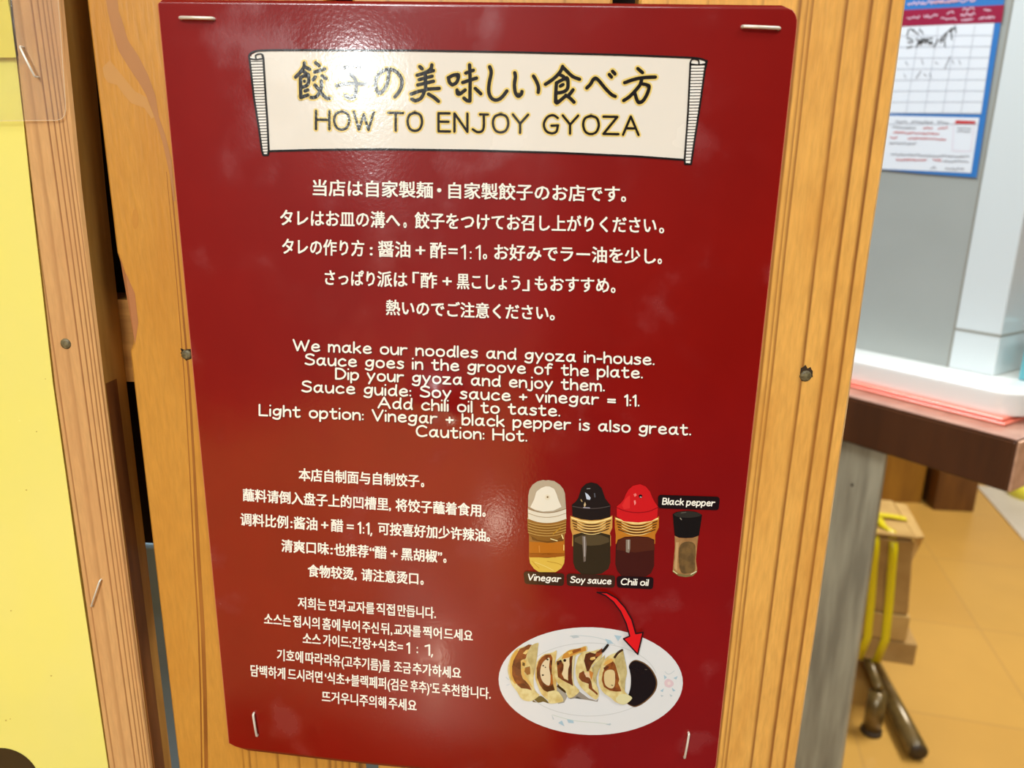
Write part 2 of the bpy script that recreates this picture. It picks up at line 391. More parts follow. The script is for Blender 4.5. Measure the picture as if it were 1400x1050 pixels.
# ================================================================== RED POSTER
PX, PZ, PW, PH = -.105, 1.307, .21, .297
DENTS = []
def bulge(X, Z):
    s = min(max((X - PX) / PW, 0), 1); t = (PZ - Z) / PH
    k = min(max((t - .15) / .6, 0), 1); k = k * k * (3 - 2 * k)
    b = .0006 + .006 * math.sin(math.pi * s) ** 1.2 * (.08 + .92 * k)
    for dx, dz, A, sg in DENTS:
        r2 = (X - dx) ** 2 + (Z - dz) ** 2
        if r2 < 16 * sg * sg: b += A * math.exp(-r2 / (2 * sg * sg))
    return b
def S(x, y, off=0.0):
    """photo point -> point on the bowed sheet of the poster"""
    d = ray(x, y); Y = 0.0
    for _ in range(5):
        p = CAM + d * ((Y - CAM.y) / d.y); Y = -(bulge(p.x, p.z) + off)
    return CAM + d * ((Y - CAM.y) / d.y)
for (x_, y_, A, sg) in ((600, 548, .0016, .0055), (520, 300, .0005, .012)):
    p = S(x_, y_); DENTS.append((p.x, p.z, A, sg))
def surf_normal(X, Z):
    h = .0004
    bx = (bulge(X + h, Z) - bulge(X - h, Z)) / (2 * h); bz = (bulge(X, Z + h) - bulge(X, Z - h)) / (2 * h)
    return Vector((-bx, -1, -bz)).normalized()
poster = empty('poster', (0, -.0006, PZ - PH), 'deep red laminated gyoza poster with cream scroll heading stapled to the planks', 'poster')
def finish(o):
    """smooth print: take the normal of the bowed sheet"""
    m = o.data; org = wpos(o)
    for p in m.polygons: p.use_smooth = True
    m.normals_split_custom_set_from_vertices([surf_normal(v.co.x + org.x, v.co.z + org.z) for v in m.vertices])
    return o
# the sheet
NX, NY = 150, 212
def corner(z_from, w, h, p=2.0):
    if z_from >= h: return 0
    return w * (1 - (1 - (1 - z_from / h) ** p) ** (1 / p))
V = []; F = []; side_f = []
for j in range(NY + 1):
    d = PH * j / NY
    xl = max(corner(d, .0016, .0014, 1.2), corner(PH - d, .0085, .0028, 1.3)); xr = max(corner(d, .0055, .0055), corner(PH - d, .0045, .0045))
    for i in range(NX + 1):
        X = PX + xl + (PW - xl - xr) * (.0012 if i == 1 else 1 - .0012 if i == NX - 1 else i / NX); Z = PZ - d
        V.append((X, -bulge(X, Z), Z))
for j in range(NY):
    for i in range(NX):
        a = j * (NX + 1) + i; F.append((a, a + NX + 1, a + NX + 2, a + 1)); side_f.append(i in (0, NX - 1))
REDM = lam('red_print', srgb(137, 9, 3), srgb(130, 6, 2), .28)
EDGE = mat('laminate_edge', srgb(235, 200, 165), .3)
# back and rim
nv = len(V); rim = [i for i in range(NX + 1)] + [j * (NX + 1) + NX for j in range(1, NY + 1)] + [NY * (NX + 1) + i for i in range(NX - 1, -1, -1)] + [j * (NX + 1) for j in range(NY - 1, 0, -1)]
V += [(V[i][0], V[i][1] + .00045, V[i][2]) for i in rim]
fm = [2 if q_ else 0 for q_ in side_f]
for k in range(len(rim)):
    k2 = (k + 1) % len(rim); F.append((rim[k], rim[k2], nv + k2, nv + k)); fm.append(1)
o = mesh('laminated_sheet', V, F, [REDM, EDGE, lam('bare_laminate_border', srgb(206, 120, 84))], poster, fmat=fm)
me = o.data
for p in me.polygons: p.use_smooth = p.material_index != 1

class Art:
    """flat printed shapes, drawn as polygons on the photo grid and laid on the sheet"""
    def __init__(s, name, label=None): s.name = name; s.v = []; s.f = []; s.m = []; s.mats = []; s.label = label
    def mi(s, m):
        if m not in s.mats: s.mats.append(m)
        return s.mats.index(m)
    def raw(s, pts, m, lay):
        b = len(s.v); s.v += [S(x, y, lay * .00006) for x, y in pts]; s.f.append(tuple(range(b, b + len(pts)))); s.m.append(s.mi(m))
    def poly(s, pts, m, lay, cut=14):
        bm = bmesh.new(); vs = [bm.verts.new((x, y, 0)) for x, y in pts]
        try: bm.faces.new(vs)
        except ValueError: bm.free(); return
        bmesh.ops.triangulate(bm, faces=bm.faces[:])
        for _ in range(6):
            L = [ed for ed in bm.edges if ed.calc_length() > cut]
            if not L: break
            bmesh.ops.subdivide_edges(bm, edges=L, cuts=1); bmesh.ops.triangulate(bm, faces=bm.faces[:])
        b = len(s.v); bm.verts.index_update()
        s.v += [S(v.co.x, v.co.y, lay * .00006) for v in bm.verts]; k = s.mi(m)
        for fc in bm.faces: s.f.append(tuple(b + v.index for v in fc.verts)); s.m.append(k)
        bm.free()
    def line(s, pts, w_, m, lay, disc=True):
        """one pen stroke as a single strip with mitred bends and round ends"""
        P = [pts[0]]
        for p in pts[1:]:
            if math.hypot(p[0] - P[-1][0], p[1] - P[-1][1]) > .02: P.append(p)
        h = w_ / 2
        if len(P) == 1 or sum(math.hypot(b[0]-a_[0], b[1]-a_[1]) for a_, b in zip(P, P[1:])) < .4 * w_:
            cx = sum(p[0] for p in P) / len(P); cy = sum(p[1] for p in P) / len(P)
            s.raw([(cx + math.cos(t * .5236) * h, cy + math.sin(t * .5236) * h) for t in range(12)], m, lay); return
        Q = [P[0]]
        for a_, b in zip(P, P[1:]):
            k = max(1, int(math.hypot(b[0]-a_[0], b[1]-a_[1]) // 14))
            Q += [(a_[0] + (b[0]-a_[0]) * t / k, a_[1] + (b[1]-a_[1]) * t / k) for t in range(1, k + 1)]
        runs = [[Q[0]]]; closed = False
        for t in range(1, len(Q)):
            runs[-1].append(Q[t])
            if t < len(Q) - 1:
                a1 = math.atan2(Q[t][1]-Q[t-1][1], Q[t][0]-Q[t-1][0]); a2 = math.atan2(Q[t+1][1]-Q[t][1], Q[t+1][0]-Q[t][0])
                if abs((a2 - a1 + math.pi) % (2 * math.pi) - math.pi) > 1.25: runs.append([Q[t]])
        for ri, run in enumerate(runs):
            ly = lay + .12 * (ri % 2) + s.bump(); n_ = len(run); L = []; Rr = []
            for t, (x, y) in enumerate(run):
                d1 = (x - run[t-1][0], y - run[t-1][1]) if t else None; d2 = (run[t+1][0] - x, run[t+1][1] - y) if t < n_ - 1 else None
                d1 = d1 or d2; d2 = d2 or d1
                l1 = math.hypot(*d1); l2 = math.hypot(*d2); n1_ = (-d1[1]/l1, d1[0]/l1); n2_ = (-d2[1]/l2, d2[0]/l2)
                mx_, my_ = n1_[0] + n2_[0], n1_[1] + n2_[1]; q_ = max(.55, (mx_*mx_ + my_*my_) / 2) ; mx_, my_ = mx_ / q_ * h, my_ / q_ * h
                L.append((x + mx_, y + my_)); Rr.append((x - mx_, y - my_))
            for t in range(n_ - 1): s.raw([L[t], L[t+1], Rr[t+1], Rr[t]], m, ly)
            if disc or len(runs) > 1:
                for e_, o_, want in ((run[0], run[1], disc or ri > 0), (run[-1], run[-2], disc or ri < len(runs) - 1)):
                    if not want: continue
                    an = math.atan2(e_[1] - o_[1], e_[0] - o_[0])
                    s.raw([(e_[0] + math.cos(an - math.pi/2 + math.pi * t / 6) * h, e_[1] + math.sin(an - math.pi/2 + math.pi * t / 6) * h) for t in range(7)], m, ly)
    def bump(s):
        s.k = (getattr(s, 'k', 0) + 1) % 5; return s.k * .05
    def ell(s, cx, cy, a, b, m, lay, rot=0, N=28, cut=14):
        c, sn = math.cos(rot), math.sin(rot)
        s.poly([(cx + a*math.cos(t)*c - b*math.sin(t)*sn, cy + a*math.cos(t)*sn + b*math.sin(t)*c) for t in [2*math.pi*i/N for i in range(N)]], m, lay, cut)
    def build(s, parent=None):
        o = mesh(s.name, s.v, s.f, s.mats, parent or poster, fmat=s.m)
        me = o.data; flip = [p.index for p in me.polygons if p.normal.y > 0]
        if flip:
            bm = bmesh.new(); bm.from_mesh(me); bm.faces.ensure_lookup_table()
            bmesh.ops.reverse_faces(bm, faces=[bm.faces[i] for i in flip]); bm.to_mesh(me); bm.free()
        finish(o)
        if s.label: o['label'] = s.label
        return o
def smooth(pts, k=4):
    if len(pts) < 3: return pts
    P = [pts[0]] + list(pts) + [pts[-1]]; out = []
    for i in range(1, len(P) - 2):
        p0, p1, p2, p3 = P[i-1], P[i], P[i+1], P[i+2]
        for j in range(k):
            t = j / k
            out.append(tuple(.5 * (2*p1[d] + (p2[d]-p0[d])*t + (2*p0[d]-5*p1[d]+4*p2[d]-p3[d])*t*t + (3*p1[d]-p0[d]-3*p2[d]+p3[d])*t**3) for d in (0, 1)))
    return out + [pts[-1]]
def loop(pts, k=4):
    n_ = len(pts); out = []
    for i in range(n_):
        p0, p1, p2, p3 = pts[i-1], pts[i], pts[(i+1) % n_], pts[(i+2) % n_]
        for j in range(k):
            t = j / k
            out.append(tuple(.5 * (2*p1[d] + (p2[d]-p0[d])*t + (2*p0[d]-5*p1[d]+4*p2[d]-p3[d])*t*t + (3*p1[d]-p0[d]-3*p2[d]+p3[d])*t**3) for d in (0, 1)))
    return out
def strokes(txt):
    out = []
    for st in txt.split(';'):
        st = st.strip(); sm = st.startswith('~'); st = st.lstrip('~')
        pts = [tuple(float(c) for c in p.split(',')) for p in st.split()]
        out.append(smooth(pts) if sm else pts)
    return out
CREAM = lam('cream_print', srgb(236, 227, 212)); BLACK = lam('black_print', srgb(18, 14, 14)); YEL = lam('yellow_outline', srgb(238, 208, 120))
WHITE = lam('white_print', srgb(253, 246, 230)); SHADE = lam('dark_red_outline', srgb(88, 14, 10)); WPAPER = lam('white_paper_print', srgb(246, 240, 228))

# --- scroll banner
a = Art('scroll_banner', 'cream scroll with ribbed rolled ends')
a.poly([(352, 70.5), (420, 69.5), (560, 70), (700, 72.5), (850, 76), (930, 79), (955, 81), (964, 84), (962, 92), (946, 90), (941, 150), (936, 218), (870, 213), (760, 208), (650, 205), (520, 203.5), (430, 204), (367, 206), (363, 140), (360, 82), (343, 82), (344, 75)], CREAM, 1)
rollL = [(340.5, 77), (342, 89), (347, 133), (354, 176), (358, 206), (360, 212), (366, 212), (367.3, 206), (365.5, 167), (362.4, 121), (360, 80)]
rollR = [(943.9, 86), (940.7, 153), (936, 219), (936.5, 224), (944.7, 224.5), (945.6, 219), (948.8, 197), (956.5, 147), (964, 93), (966.5, 83)]
a.poly(rollL, WPAPER, 2); a.poly(rollR, WPAPER, 2)
def lerp_edge(E, y):
    for (x1, y1), (x2, y2) in zip(E, E[1:]):
        if y1 <= y <= y2: return x1 + (x2 - x1) * (y - y1) / (y2 - y1)
    return E[-1][0]
for i in range(32):
    y = 84 + i * 4.0
    a.line([(lerp_edge(rollL[:5], y), y), (lerp_edge([(360, 80), (362.4, 121), (365.5, 167), (367.3, 206)], y), y - .3)], 1.1, BLACK, 3, False)
    y = 89 + i * 4.2
    a.line([(lerp_edge(rollR[:3], y), y), (lerp_edge([(966.5, 83), (964, 93), (956.5, 147), (948.8, 197), (945.6, 219)], y), y - .2)], 1.1, BLACK, 3, False)
BW = 2.6
a.line(smooth([(340.5, 77), (343, 72.5), (352, 69.5), (372, 68.5)]) + [(420, 68.5), (560, 69), (700, 71.3), (850, 75), (925, 78)] + smooth([(940, 78.6), (956, 80), (965, 84), (964.5, 93)]), BW, BLACK, 4)
a.line([(368, 206.5), (430, 204.8), (520, 204), (650, 205.6), (760, 208.6), (870, 213.6), (936, 218.5)], BW, BLACK, 4)
a.line(rollL[:] + [(358, 74.5)], BW, BLACK, 4); a.line(list(rollR), BW, BLACK, 4)
a.line(smooth(q([(100, 135), (94, 104), (125, 90), (155, 96), (166, 125)], 6.56, 335, 60)), 2.0, BLACK, 4); a.line(smooth(q([(40, 132), (100, 140), (165, 130)], 6.56, 335, 60)), 2.0, BLACK, 4)
a.line(smooth(q([(195, 145), (190, 112), (150, 100), (127, 112), (120, 145)], 6.36, 925, 65)), 2.0, BLACK, 4); a.line(smooth(q([(122, 143), (195, 150), (262, 138)], 6.36, 925, 65)), 2.0, BLACK, 4)
a.build()

# --- headline, drawn stroke by stroke
HEAD = [((395, 75), "~245,130 235,200 170,290 105,355;250,190 330,230;228,258 270,292;185,360 185,500 190,680;~185,360 240,335 300,310 315,360 310,440 280,490 200,520;244,418 252,424;258,575 298,560;190,680 300,640;425,125 482,172;410,275 570,225;420,352 388,396;528,335 590,378;~515,415 520,500 490,590 430,670 355,680;~415,480 480,560 560,660 620,695 650,690;~875,205 980,180 1080,165 1120,190 1080,250 980,310;~980,310 1060,400 1070,560 1030,690 960,690 900,650;~765,495 860,470 1000,455 1250,470"),
        ((500, 75), "~370,240 360,380 320,510 240,605 190,590 155,480 180,350 270,260 380,230 490,270 570,380 570,500 530,590 465,670;862,188 900,222;~1055,160 1040,220 970,275;820,325 940,290 1080,250;852,395 1060,340;830,480 1080,420;950,280 955,545;955,548 1170,535;725,625 850,580 955,560;~935,580 890,680 800,730 735,705;~1000,625 1090,680 1160,740"),
        ((600, 75), "~155,370 170,440 215,480;~150,365 230,325 310,320 300,400 270,450 215,480;430,290 550,245;380,440 600,370;490,160 500,400 495,735;~495,735 450,730 400,690;~290,560 300,620 340,620 420,560;580,535 670,620;~810,190 835,280 805,440 795,580 830,680 900,720 990,690 1085,575;~1210,285 1220,350 1205,480 1220,600 1265,660 1310,630 1325,585"),
        ((690, 80), "~460,280 510,370 540,460 535,540;~925,125 880,220 770,330 650,410;~930,140 1000,210 1090,290 1195,330;890,262 945,292;825,390 815,560 810,690;~825,390 900,350 990,310 1010,380 1000,480 940,530 840,550;888,440 930,415;~810,690 840,705 920,640 980,590;1090,500 1020,590;~975,585 1040,630 1105,695"),
        ((785, 80), "~200,470 260,410 300,340 345,315 400,360 500,480 590,570 655,605;560,255 595,295;612,202 650,245;1015,160 1090,225;~805,385 950,335 1100,305 1295,295;~1080,320 1050,420 960,530 880,610 790,670;~1085,405 1160,420 1195,450 1170,550 1110,660 1050,700 1010,680 970,560")]
a = Art('headline_lettering', 'black brush lettering with yellow outline')
for (ox, oy), txt in HEAD:
    for st in strokes(txt):
        p = q(st, 11.667, ox, oy)
        a.line(p, 9.6, YEL, 2); a.line(p, 4.9, BLACK, 3)

# --- handwritten latin letters as pen strokes
G = {
 'H': "0,1 0,0;.72,1 .72,0;0,.52 .72,.52", 'O': "~.42,1 .12,.86 .02,.5 .14,.12 .42,0 .7,.12 .83,.5 .72,.88 .42,1", 'W': "0,1 .28,0 .54,.86 .8,0 1.08,1",
 'T': "0,.97 .82,.97;.41,.97 .41,0", 'E': "0,1 0,0 .6,0;0,.99 .58,1;0,.53 .52,.53", 'N': "0,0 0,1 .68,0 .68,1", 'J': "~.62,.96 .62,.3 .52,.05 .28,0 .04,.14;.42,.97 .84,.97",
 'Y': "0,1 .38,.5 .38,0;.8,1 .38,.5", 'G': "~.74,.85 .5,1 .2,.88 .02,.5 .14,.12 .45,0 .68,.12 .74,.44;.42,.42 .76,.44", 'Z': "0,.97 .72,.97 0,.02 .78,.02",
 'A': "0,0 .4,1 .8,0;.14,.35 .66,.35", 'S': "~.6,.9 .38,1 .12,.92 .08,.7 .35,.54 .6,.4 .58,.12 .3,0 .02,.1", 'D': "0,1 0,0;~0,1 .42,.93 .68,.58 .56,.18 .3,.02 0,0",
 'L': "0,1 0,0 .55,0", 'V': "0,1 .35,0 .72,1", 'C': "~.7,.86 .45,1 .15,.86 .02,.5 .12,.13 .4,0 .72,.12", 'B': "0,1 0,0;~0,1 .4,.97 .48,.76 .36,.57 0,.53;~0,.53 .46,.48 .58,.26 .42,.04 0,0",
 'a': "~.5,.56 .3,.66 .08,.5 .04,.2 .2,.01 .4,.14 .5,.56;~.53,.66 .5,.3 .52,.1 .62,.02", 'b': "0,1 0,0;~0,.4 .2,.63 .44,.58 .5,.32 .36,.03 .14,.0 0,.12",
 'c': "~.5,.54 .3,.66 .07,.48 .04,.18 .24,0 .52,.1", 'd': "~.5,.52 .3,.65 .06,.46 .05,.14 .22,.0 .42,.12 .5,.4;.54,1 .5,.25 .56,0", 'e': "~.05,.34 .48,.38 .46,.58 .26,.66 .06,.46 .06,.14 .28,0 .54,.1",
 'f': "~.48,.94 .32,1 .2,.86 .18,.5 .18,0;0,.62 .42,.64", 'g': "~.5,.56 .28,.66 .06,.5 .06,.22 .24,.1 .44,.26 .5,.56;~.54,.66 .5,.1 .42,-.22 .2,-.28 0,-.18",
 'h': "0,1 0,0;~0,.38 .18,.62 .4,.6 .46,.4 .47,0", 'i': "0,.6 0,0;0,.97 .01,.98", 'j': "~.2,.6 .2,-.1 .1,-.27 -.08,-.22;.2,.97 .21,.98", 'k': "0,1 0,0;.42,.64 .02,.28;.15,.37 .46,0",
 'l': "0,1 0,0", 'm': "0,.66 0,0;~0,.42 .14,.63 .3,.6 .36,.4 .36,0;~.36,.42 .5,.63 .68,.6 .74,.4 .75,0", 'n': "0,.66 0,0;~0,.38 .18,.63 .4,.6 .46,.4 .47,0",
 'o': "~.28,.66 .08,.56 .02,.33 .08,.1 .28,0 .48,.1 .55,.33 .48,.56 .28,.66", 'p': "0,.66 0,-.3;~0,.42 .2,.65 .44,.58 .5,.32 .36,.03 .14,.0 0,.12", 'r': "0,.66 0,0;~0,.36 .15,.6 .4,.62",
 's': "~.42,.58 .22,.66 .06,.54 .2,.38 .4,.26 .36,.06 .16,0 0,.07", 't': "~.18,.92 .18,.15 .3,0 .46,.06;0,.64 .44,.66", 'u': "~0,.66 .02,.2 .16,0 .36,.08 .46,.3;.5,.66 .5,0",
 'v': "0,.66 .22,0 .46,.66", 'y': "0,.66 .25,.06;.5,.66 .1,-.3", 'z': "0,.63 .46,.63 0,.01 .52,.01", '+': "0,.38 .46,.38;.23,.62 .23,.14", '=': "0,.5 .48,.5;0,.26 .48,.26",
 '1': "0,.82 .16,1 .16,0", ':': "0,.06 .01,.065;0,.5 .01,.505", '.': "0,.04 .01,.045", '-': "0,.34 .3,.34"}
def latin(art, text, p0, p1, cap, wd, mt, lay, outline=None, slant=0.0, space=.48, gap=.2):
    """write TEXT from baseline point p0 to p1 (photo points), capital height CAP"""
    items = []; x = 0
    for ch in text:
        if ch == ' ': x += space; continue
        sts = strokes(G[ch]); w_ = max(pt[0] for s_ in sts for pt in s_)
        for s_ in sts: items.append([(x + u + slant * v, v) for u, v in s_])
        x += w_ + gap
    ex = max(pt[0] for s_ in items for pt in s_); dx = p1[0] - p0[0]; dy = p1[1] - p0[1]
    for lw, mm, ly in ((outline + (lay - 1,), (wd, mt, lay)) if outline else ((wd, mt, lay),)):
        for s_ in items:
            art.line([(p0[0] + dx * u / ex, p0[1] + dy * u / ex - v * cap) for u, v in s_], lw, mm, ly)
bl = lambda x: 176.4 + (x - 430) * 8 / 444
for t_, x0, x1 in (('HOW', 432, 511), ('TO', 531, 577), ('ENJOY', 599.5, 722), ('GYOZA', 743, 873)):
    latin(a, t_, (x0, bl(x0)), (x1, bl(x1)), 24.8, 3.4, BLACK, 3, (7.4, YEL), gap=.24)
a.build()
a = Art('english_text', 'cream handwritten English lines')
for t_, p0, p1 in (("We make our noodles and gyoza in-house.", (400, 480), (895, 499.8)), ("Sauce goes in the groove of the plate.", (416, 499.4), (879, 518)),
                   ("Dip your gyoza and enjoy them.", (458, 519), (827, 535.7)), ("Sauce guide: Soy sauce + vinegar = 1:1.", (411.5, 536.4), (874.5, 556.3)),
                   ("Add chili oil to taste.", (516, 558.5), (766, 570)), ("Light option: Vinegar + black pepper is also great.", (353.5, 568.8), (945, 595.8)), ("Caution: Hot.", (568, 597.2), (721, 604.3))):
    p0 = (p0[0] + 1.3, p0[1] - 1.2); p1 = (p1[0] - 1.3, p1[1] - 1.2)
    latin(a, t_, (p0[0] + .7, p0[1] + .5), (p1[0] + .7, p1[1] + .5), 14.2, 3.5, SHADE, 1); latin(a, t_, p0, p1, 14.2, 2.5, WHITE, 2)
a.build()

# --- Japanese, Chinese and Korean lines
def type_mesh(s_, bold):
    c = bpy.data.curves.new('type', 'FONT'); c.body = s_; c.resolution_u = 2; c.offset = bold
    o = bpy.data.objects.new('type', c); COL.objects.link(o)
    m = bpy.data.meshes.new_from_object(o.evaluated_get(bpy.context.evaluated_depsgraph_get()))
    vs = [(v.co.x, v.co.y) for v in m.vertices]; fs = [tuple(p.vertices) for p in m.polygons]
    bpy.data.objects.remove(o); bpy.data.curves.remove(c); bpy.data.meshes.remove(m)
    return vs, fs
def typeset(art, segs, pa, pb, em, mt, lay, bold=.012, base=.085):
    for s_, x0, x1 in segs:
        if s_ in ('1:1', '1:1,', '1', '1,', '1.'):
            yb = lambda x: pa[1] + (pb[1] - pa[1]) * (x - pa[0]) / (pb[0] - pa[0])
            latin(art, s_.replace(',', ''), (x0 + 1, yb(x0) - .4), ((x1 if ',' not in s_ else x1 - 4) - 1, yb(x1) - .4), em * .78, 1.6 + 2 * bold, mt, lay, None, 0, .3, .26)
            if ',' in s_: art.line([(x1 - 1, yb(x1) - 1), (x1 - 2, yb(x1) + 2)], 1.6 + bold, mt, lay)
            continue
        vs, fs = type_mesh(s_, 0)
        u0 = min(v[0] for v in vs); u1 = max(v[0] for v in vs)
        k = art.mi(mt)
        for ci, (sx, sy) in enumerate(((-bold, -bold * .7), (bold, -bold * .7), (-bold, bold * .7), (bold, bold * .7))):
            b = len(art.v)
            for u, v in vs:
                x = x0 + bold + (x1 - x0 - 2 * bold) * (u - u0) / (u1 - u0)
                y = pa[1] + (pb[1] - pa[1]) * (x - pa[0]) / (pb[0] - pa[0]) - (v + base) * em
                art.v.append(S(x + sx, y + sy, (lay + .2 * ci) * .00006))
            for fc in fs: art.f.append(tuple(b + i for i in fc)); art.m.append(k)
a = Art('japanese_text', 'cream handwritten Japanese lines')
JP = [([("当店は自家製麺", 427.5, 592), ("・", 597.5, 603.5), ("自家製餃子のお店です", 613, 847.5), ("。", 849, 856)], (427, 267.5), (848, 276.5), 24),
      ([("タレはお皿の溝へ", 383, 547), ("。", 551.5, 556), ("餃子をつけてお召し上がりください", 567, 897.5), ("。", 901, 908)], (383, 308.5), (908, 319.5), 24),
      ([("タレの作り方", 385.7, 498), (":", 505.5, 509.5), ("醤油", 516.7, 561), ("+", 568, 581.6), ("酢", 588, 610), ("=", 613, 625.7), ("1:1", 630, 657), ("。", 660, 666), ("お好みでラー油を少し", 675.6, 896.7), ("。", 899, 905)], (386, 347.5), (905, 361.5), 23.5),
      ([("さっぱり", 444, 512.5), ("派は", 515.6, 557), ("「", 564, 573), ("酢", 575, 597.5), ("+", 605, 617.5), ("黒こしょう", 624.6, 711.5), ("」", 714, 724), ("もおすすめ", 731, 833), ("。", 835, 841.6)], (444, 390), (841, 401), 23),
      ([("熱いのでご注意ください", 527.6, 750), ("。", 751.5, 758.5)], (527, 430.5), (758, 438.5), 22.5)]
for segs, pa, pb, em in JP: typeset(a, segs, (pa[0] + .8, pa[1] + .7), (pb[0] + .8, pb[1] + .7), em, SHADE, 1, .55); typeset(a, segs, pa, pb, em, WHITE, 2, .42)
a.build()
a = Art('chinese_text', 'cream handwritten Chinese lines')
CN = [([("本店自制面与自制饺子", 408.3, 573.3), ("。", 575.5, 580)], (408, 657.2), (580, 666.5), 18.5),
      ([("蘸料请倒入盘子上的凹槽里", 332, 531.2), (",", 531.8, 534.5), ("将饺子蘸着食用", 540.7, 658), ("。", 659.5, 664)], (332, 685), (664, 707), 18.5),
      ([("调料比例", 328.5, 394), (":", 397, 400), ("酱油", 401.5, 434), ("+", 439, 449), ("醋", 452.5, 469.3), ("=", 474, 483.7), ("1:1,", 489, 509), ("可按喜好加少许辣油", 516.8, 664.3), ("。", 665, 670)], (328, 718.3), (670, 741), 18.5),
      ([("清爽口味", 384.6, 449.8), (":", 451.7, 455), ("也推荐", 456.6, 504), ("“", 505, 512), ("醋", 512.3, 528.7), ("+", 534, 543.5), ("黑胡椒", 548.5, 598), ("”", 598.5, 604.5), ("。", 606, 610.5)], (384, 754.3), (610, 770), 18.3),
      ([("食物较烫", 420.7, 483.7), (",", 484.5, 487.6), ("请注意烫口", 494, 572), ("。", 574.7, 579.3)], (420, 788.3), (579, 800), 18)]
for segs, pa, pb, em in CN: typeset(a, segs, pa, pb, em, WHITE, 2, .4)
a.build()
a = Art('korean_text', 'cream Korean lines')
KR = [([("저희는", 407.2, 446), ("면과", 450, 473), ("교자를", 474.5, 512), ("직접", 514.5, 540), ("만듭니다.", 543.5, 596)], (407, 832), (596, 846.3), 17.5),
      ([("소스는", 361, 398), ("접시의", 400.5, 437), ("홈에", 440.5, 465), ("부어", 467.5, 492), ("주신", 495, 518), ("뒤,", 520.5, 536.5), ("교자를", 538.5, 575.5), ("찍어", 578, 604), ("드세요", 607, 646.5)], (361, 854), (647, 877.5), 17.5),
      ([("소스", 413.8, 438.5), ("가이드:", 441.5, 480), ("간장+식초=", 481.5, 551), ("1", 555.5, 560.5), (":", 569.5, 571.5), ("1,", 580.5, 592)], (413, 880.5), (592, 896), 17.5),
      ([("기호에", 378.7, 414.5), ("따라", 417.5, 442), ("라유(고추기름)를", 443.5, 533.5), ("조금", 538.5, 562), ("추가하세요", 564, 630.5)], (378, 903), (630, 928.5), 17.5),
      ([("담백하게", 342.5, 390), ("드시려면", 393.5, 441), ("‘식초+블랙페퍼(검은", 444, 558), ("후추)’도", 561, 601.5), ("추천합니다.", 604, 671)], (342, 924.5), (671, 956.5), 17.5),
      ([("뜨거우니", 440, 489.5), ("주의해", 491.5, 528), ("주세요", 531, 569.7)], (440, 960), (569.7, 973), 17.5)]
for segs, pa, pb, em in KR: typeset(a, segs, pa, pb, em, WHITE, 2, .32)
a.build()

# --- pictures of the condiments
pm = {}
def C_(r, g_, b_):
    k = (r, g_, b_)
    MOT = {(230, 212, 150): (208, 180, 108), (204, 186, 128): (180, 158, 98), (148, 80, 34): (96, 48, 20), (112, 56, 20): (72, 36, 14), (238, 206, 128): (218, 168, 84), (226, 200, 132): (204, 166, 92), (164, 92, 32): (120, 60, 22), (178, 132, 80): (150, 108, 62), (122, 92, 50): (96, 72, 40)}
    if k not in pm: pm[k] = lam('print_%d_%d_%d' % k, srgb(r, g_, b_), srgb(*MOT[k]) if k in MOT else None, 0, 420 if k in MOT else 28)
    return pm[k]
def draw(art, org, s_, items):
    """items: (kind, points, colour, layer[, width])"""
    for it in items:
        pts = q(it[1], s_, *org)
        if it[0] == 'p': art.poly(pts, C_(*it[2]), it[3])
        elif it[0] == 's': art.poly(loop(pts), C_(*it[2]), it[3])
        elif it[0] == 'l': art.line(smooth(pts), it[4], C_(*it[2]), it[3])
arc = lambda y, d, x0, x1: [(x0, y), (x0 + (x1 - x0) * .25, y + d * .75), ((x0 + x1) / 2, y + d), (x0 + (x1 - x0) * .75, y + d * .75), (x1, y)]
a = Art('vinegar_picture', 'vinegar bottle with a clear cap over a white spout')
its = [('p', [(50, 310), (52, 200), (65, 140), (95, 92), (145, 58), (200, 45), (225, 50), (250, 46), (310, 56), (365, 92), (400, 135), (416, 180), (426, 330), (430, 430), (425, 540), (412, 600), (415, 800), (408, 870), (380, 920), (325, 958), (160, 958), (110, 925), (70, 870), (60, 800), (60, 590), (45, 530), (44, 420)], (160, 108, 44), 1),
       ('p', [(50, 310), (52, 200), (65, 140), (95, 92), (145, 58), (200, 45), (225, 50), (250, 46), (310, 56), (365, 92), (400, 135), (416, 180), (426, 330), (340, 365), (220, 372), (120, 350)], (186, 168, 140), 2),
       ('p', [(72, 315), (110, 240), (130, 170), (140, 155), (180, 125), (225, 108), (265, 110), (310, 135), (335, 190), (350, 240), (382, 312), (300, 350), (200, 358), (120, 340)], (236, 226, 204), 3),
       ('s', [(217, 215), (228, 193), (248, 190), (268, 203), (268, 230), (248, 244), (226, 238)], (232, 218, 188), 4), ('s', [(234, 214), (242, 205), (252, 208), (252, 220), (242, 224)], (130, 104, 66), 5),
       ('p', [(48, 322), (120, 352), (220, 372), (340, 358), (426, 325), (428, 425), (340, 455), (240, 466), (140, 455), (52, 420)], (230, 218, 194), 3),
       ('l', arc(330, 40, 50, 424), (150, 120, 84), 4, 1.0), ('l', arc(375, 40, 54, 424), (176, 150, 112), 4, .8), ('l', arc(425, 42, 50, 428), (232, 220, 190), 4, 1.2),
       ('p', [(48, 450), (140, 482), (240, 492), (340, 482), (428, 450), (424, 540), (400, 590), (320, 650), (200, 660), (110, 640), (60, 590), (46, 530)], (138, 92, 30), 2)]
its += [('l', arc(462 + 26 * k, 34, 52, 424), (206, 160, 84), 4, .9) for k in range(5)]
